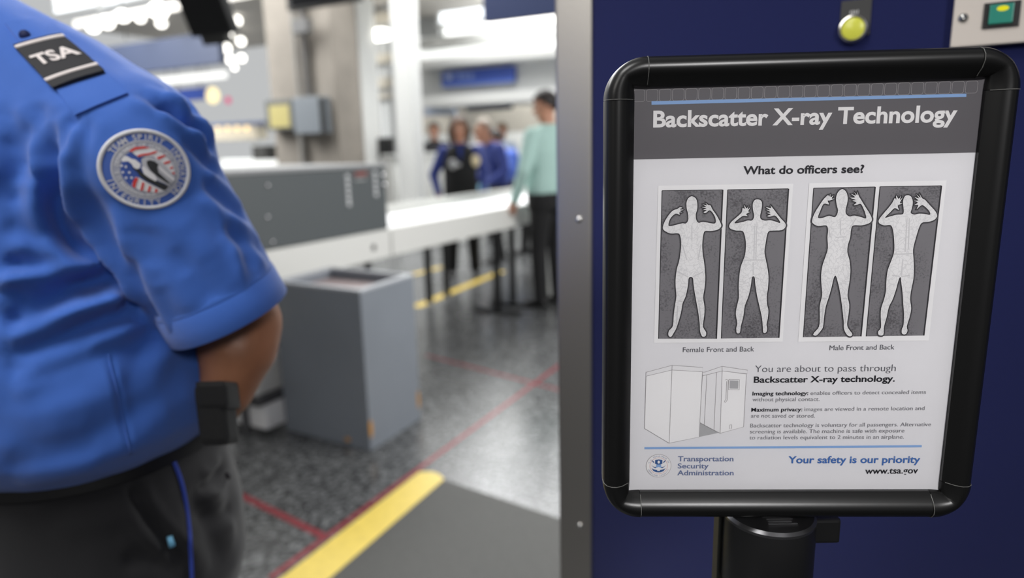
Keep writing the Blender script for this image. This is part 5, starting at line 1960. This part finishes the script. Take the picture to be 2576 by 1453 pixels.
def bystander(p, face, label, H=1.75, shirt=None, trousers=None, hair_m=None, arms=None, head_face=None, lean=0.0, stance=0.10, long_hair=False, shorts=False, vest=None, sleeves=True, feet_dir=None, girth=1.0, gloves=None, bald=False, step=0.0):
    """standing figure: p = floor point under the hips, face = direction the chest faces,
    arms = ((elbow, wrist) left, (elbow, wrist) right) as (side, forward, height) in body units"""
    q_ = H / 1.75
    f = Vector((face[0], face[1], 0)).normalized()
    l_ = Vector((-f.y, f.x, 0))
    base_ = Vector((p[0], p[1], 0))

    def B(side, fwd, h):
        k_ = max(0.0, (h - 0.9)) * lean
        return base_ + l_ * side * q_ + f * (fwd + k_) * q_ + ZV * (h - 0.25 * abs(k_)) * q_
    hc = B(0, 0.03 + 0.04 * (lean > 0), 1.63)
    nk = B(0, 0.0, 1.47)
    arms = arms or (((0.24, -0.03, 1.13), (0.25, 0.06, 0.88)), ((-0.24, -0.03, 1.13), (-0.25, 0.06, 0.88)))
    k_ = MB()
    hf = Vector(head_face) if head_face is not None else f
    fr = head(k_, hc, hf, sc=q_)
    capsule(k_, nk - ZV * 0.06, hc - fr[1] * 0.06 * q_, 0.058 * q_, 0.055 * q_)
    k_.rings([ell_ring(B(0, 0, h), l_, f, a * q_ * 0.85 * girth, b_ * q_ * 0.85 * girth, 28) for h, a, b_ in ((1.44, 0.12, 0.06), (1.3, 0.17, 0.1), (1.1, 0.15, 0.1), (0.92, 0.15, 0.1))])
    sh = [B(0.175, 0, 1.40), B(-0.175, 0, 1.40)]
    ends = []
    for i in (0, 1):
        e_, w_ = B(*arms[i][0]), B(*arms[i][1])
        chain(k_, [sh[i], e_], [0.045 * q_, 0.038 * q_])
        chain(k_, [e_, e_.lerp(w_, 0.35), w_], [0.037 * q_, 0.038 * q_, 0.026 * q_])
        hand(k_, w_, (w_ - e_), -l_ * (1 if i == 0 else -1) + f * 0.3, q_, 0.7)
        ends.append((e_, w_))
    legs = []
    for i, sd in enumerate((1, -1)):
        hp, an = B(0.09 * sd, 0, 0.90), B(stance * sd, step * sd, 0.09)
        an = base_ + l_ * stance * sd * q_ + f * step * sd * q_ + ZV * 0.09 * q_
        kn = hp.lerp(an, 0.5) + f * 0.03 * q_
        chain(k_, [hp, kn, an], [0.07 * q_, 0.048 * q_, 0.034 * q_])
        legs.append((hp, kn, an))
    body_ = fuse(k_, 'person', 0.009, 2, M_SKIN)
    tag(body_, label, 'person')
    face_parts(body_, hc, fr, q_)
    # shirt
    k_ = MB()
    k_.rings([ell_ring(B(0, 0, h), l_, f, a * q_ * girth, b_ * q_ * girth, 32) for h, a, b_ in ((1.49, 0.065, 0.066), (1.45, 0.12, 0.085), (1.40, 0.17, 0.105), (1.28, 0.185, 0.125), (1.12, 0.172, 0.125), (1.0, 0.178, 0.13), (0.94, 0.175, 0.125))])
    for i in (0, 1):
        e_, w_ = ends[i]
        chain(k_, [sh[i], e_], [0.068 * q_, 0.056 * q_])
        if sleeves:
            chain(k_, [e_, e_.lerp(w_, 0.92)], [0.054 * q_, 0.042 * q_])
    sm = fuse(k_, 'shirt', 0.011, 3, shirt, body_)
    if vest:
        k_ = MB()
        k_.rings([ell_ring(B(0, 0, h), l_, f, a * q_ * girth, b_ * q_ * girth, 40) for h, a, b_ in ((1.46, 0.105, 0.085), (1.42, 0.165, 0.115), (1.28, 0.198, 0.14), (1.12, 0.188, 0.142), (0.98, 0.192, 0.146), (0.86, 0.19, 0.145))])
        vm = fuse(k_, 'vest', 0.010, 2, vest, body_)
        MB().poly([B(-0.035, 0.142, 1.44), B(0.035, 0.142, 1.44), B(0.0, 0.146, 1.28)]).build('shirt_front', shirt, vm)
    # trousers
    k_ = MB()
    k_.rings([ell_ring(B(0, 0, h), l_, f, a * q_ * girth, b_ * q_ * girth, 32) for h, a, b_ in ((1.0, 0.165, 0.118), (0.92, 0.178, 0.13), (0.82, 0.17, 0.125))])
    for hp, kn, an in legs:
        chain(k_, [hp - ZV * 0.04, kn, Vector((an.x, an.y, 0.075))], [0.098 * q_, 0.072 * q_, 0.062 * q_])
    fuse(k_, 'trousers', 0.011, 3, trousers, body_)
    for hp, kn, an in legs:
        shoe(body_, an, feet_dir or f, q_)
    if not bald:
        hair_cap(body_, hc, fr, hair_m, q_, low=-0.03)
    if long_hair:
        ff, uu, rr_ = fr
        k_ = MB()
        for sgn in (-1, 1):
            chain(k_, [hc + uu * 0.07 + rr_ * 0.055 * sgn + ff * 0.01, hc + rr_ * 0.088 * sgn + ff * 0.005, hc - uu * 0.13 + rr_ * 0.088 * sgn + ff * 0.01], [0.034, 0.036, 0.024])
        chain(k_, [hc + uu * 0.05 - ff * 0.06, hc - uu * 0.12 - ff * 0.06], [0.075, 0.062])
        k_.ellipsoid(hc + uu * 0.085 - ff * 0.01, rr_ * 0.082, ff * 0.08, uu * 0.055)
        fuse(k_, 'long_hair', 0.009, 2, hair_m, body_)
    return body_, B, ends, fr, hc


M_BLACKC = cloth('black_cloth', (18, 18, 20))
M_NAVYC = cloth('dark_blue_cloth', (34, 50, 118))
M_MIDB = cloth('mid_blue_cloth', (74, 104, 190))
M_TEAL = cloth('mint_green_cloth', (170, 202, 195))
M_DSUIT = cloth('charcoal_cloth', (38, 38, 42))
M_WHITEC = cloth('white_cloth', (226, 228, 232))
M_HAIRB = mat('hair_dark', (34, 28, 25), 0.6)
M_HAIRR = mat('hair_warm_brown', (78, 54, 38), 0.6)
M_BADGE = mat('badge_silver', (176, 176, 178), 0.4, metal=0.3)

# woman officer at the conveyor
wp = on_floor(1168, 690)
wb, WB, _e, _f, _h = bystander(wp, (0.12, -1, 0), 'woman officer with shoulder-length brown hair and a black vest behind the conveyor', 1.66, M_NAVYC, M_BLACKC, M_HAIRR,
                               arms=(((0.27, 0.0, 1.15), (0.24, 0.16, 0.94)), ((-0.30, -0.03, 1.14), (-0.25, 0.10, 0.92))), long_hair=True, vest=M_BLACKC, step=0.04, stance=0.13)
for sd, h, nm, m_, rx in ((-0.09, 1.26, 'name_badge', M_BADGE, 0.045), (-0.03, 1.25, 'name_plate', M_BADGE, 0.03)):
    MB().ellipsoid(WB(sd, 0.148, h), Vector((rx, 0, 0)), Vector((0, 0.01, 0)), ZV * (0.055 if nm == 'name_badge' else 0.02), 16, 8).build(nm, m_, wb, smooth=True)
MB().ellipsoid(WB(0.165, 0.115, 1.29), Vector((0.048, 0, 0)), Vector((0, 0.014, 0)), ZV * 0.062, 18, 8).build('arm_patch', mat('patch_cream', (222, 206, 170), 0.7), wb, smooth=True)
# officer in dark blue turned aside
gp = on_floor(1256, 655)
gb, GB, ge, _f, _h = bystander(gp, (-0.75, -0.55, 0), 'officer in a dark blue jacket and pale glove, right of the woman officer', 1.70, M_NAVYC, M_BLACKC, mat('hair_grey', (150, 140, 130), 0.7),
                               arms=(((0.26, 0.02, 1.13), (0.17, 0.24, 0.97)), ((-0.24, 0.0, 1.13), (-0.16, 0.22, 0.98))), lean=0.15, step=0.10)
MB().ellipsoid(ge[0][1] + (ge[0][1] - ge[0][0]).normalized() * 0.07, Vector((0.062, 0, 0)), Vector((0, 0.062, 0)), ZV * 0.075, 16, 10).build('glove', mat('glove_blue', (128, 186, 214), 0.6), gb, smooth=True)
# stooping person in lighter blue
sp_ = on_floor(1334, 634)
bystander(sp_, (-0.9, -0.3, 0), 'dark-haired officer in a lighter blue shirt stooping left of the man in mint green', 1.66, M_MIDB, M_BLACKC, M_HAIRB, lean=0.55, head_face=(-0.8, -0.3, -0.45),
          arms=(((0.22, 0.16, 1.16), (0.18, 0.34, 0.98)), ((-0.22, 0.16, 1.16), (-0.18, 0.34, 0.98))), step=0.12)
# man in mint green shirt, cut by the steel edge
mp_ = on_floor(1384, 768)
bystander(mp_, (-0.62, 0.75, 0), 'man in a mint green shirt and black trousers beside the steel edge', 1.80, M_TEAL, M_BLACKC, M_HAIRB, head_face=(-0.95, 0.1, -0.25), girth=1.12,
          arms=(((0.28, -0.02, 1.13), (0.27, 0.12, 0.88)), ((-0.28, 0.0, 1.13), (-0.25, 0.08, 0.88))), stance=0.10)
# man in a dark suit behind the counter
dp_ = at_y(1094, 384, 11.3)
bystander((dp_.x, dp_.y, 0), (0.1, -1, 0), 'man in a charcoal suit with a white collar at the far white counter', 1.76, M_DSUIT, M_DSUIT, M_HAIRB, arms=(((0.25, 0.02, 1.12), (0.16, 0.22, 1.02)), ((-0.25, 0.05, 1.15), (-0.08, 0.22, 1.18))))
# bright-shirted travellers at the back
for px_, Y_, m_, lb, H_ in ((1206, 10.6, M_WHITEC, 'distant traveller in a white shirt behind the woman officer', 1.68), (1262, 11.0, cloth('pale_blue_cloth', (190, 206, 230)), 'distant traveller in a pale blue shirt above the dark blue officer', 1.72)):
    q2 = at_y(px_, 320, Y_)
    bystander((q2.x, q2.y, 0), (0.2, -1, 0), lb, H_, m_, M_DSUIT, mat('hair_pale', (150, 130, 110), 0.7))
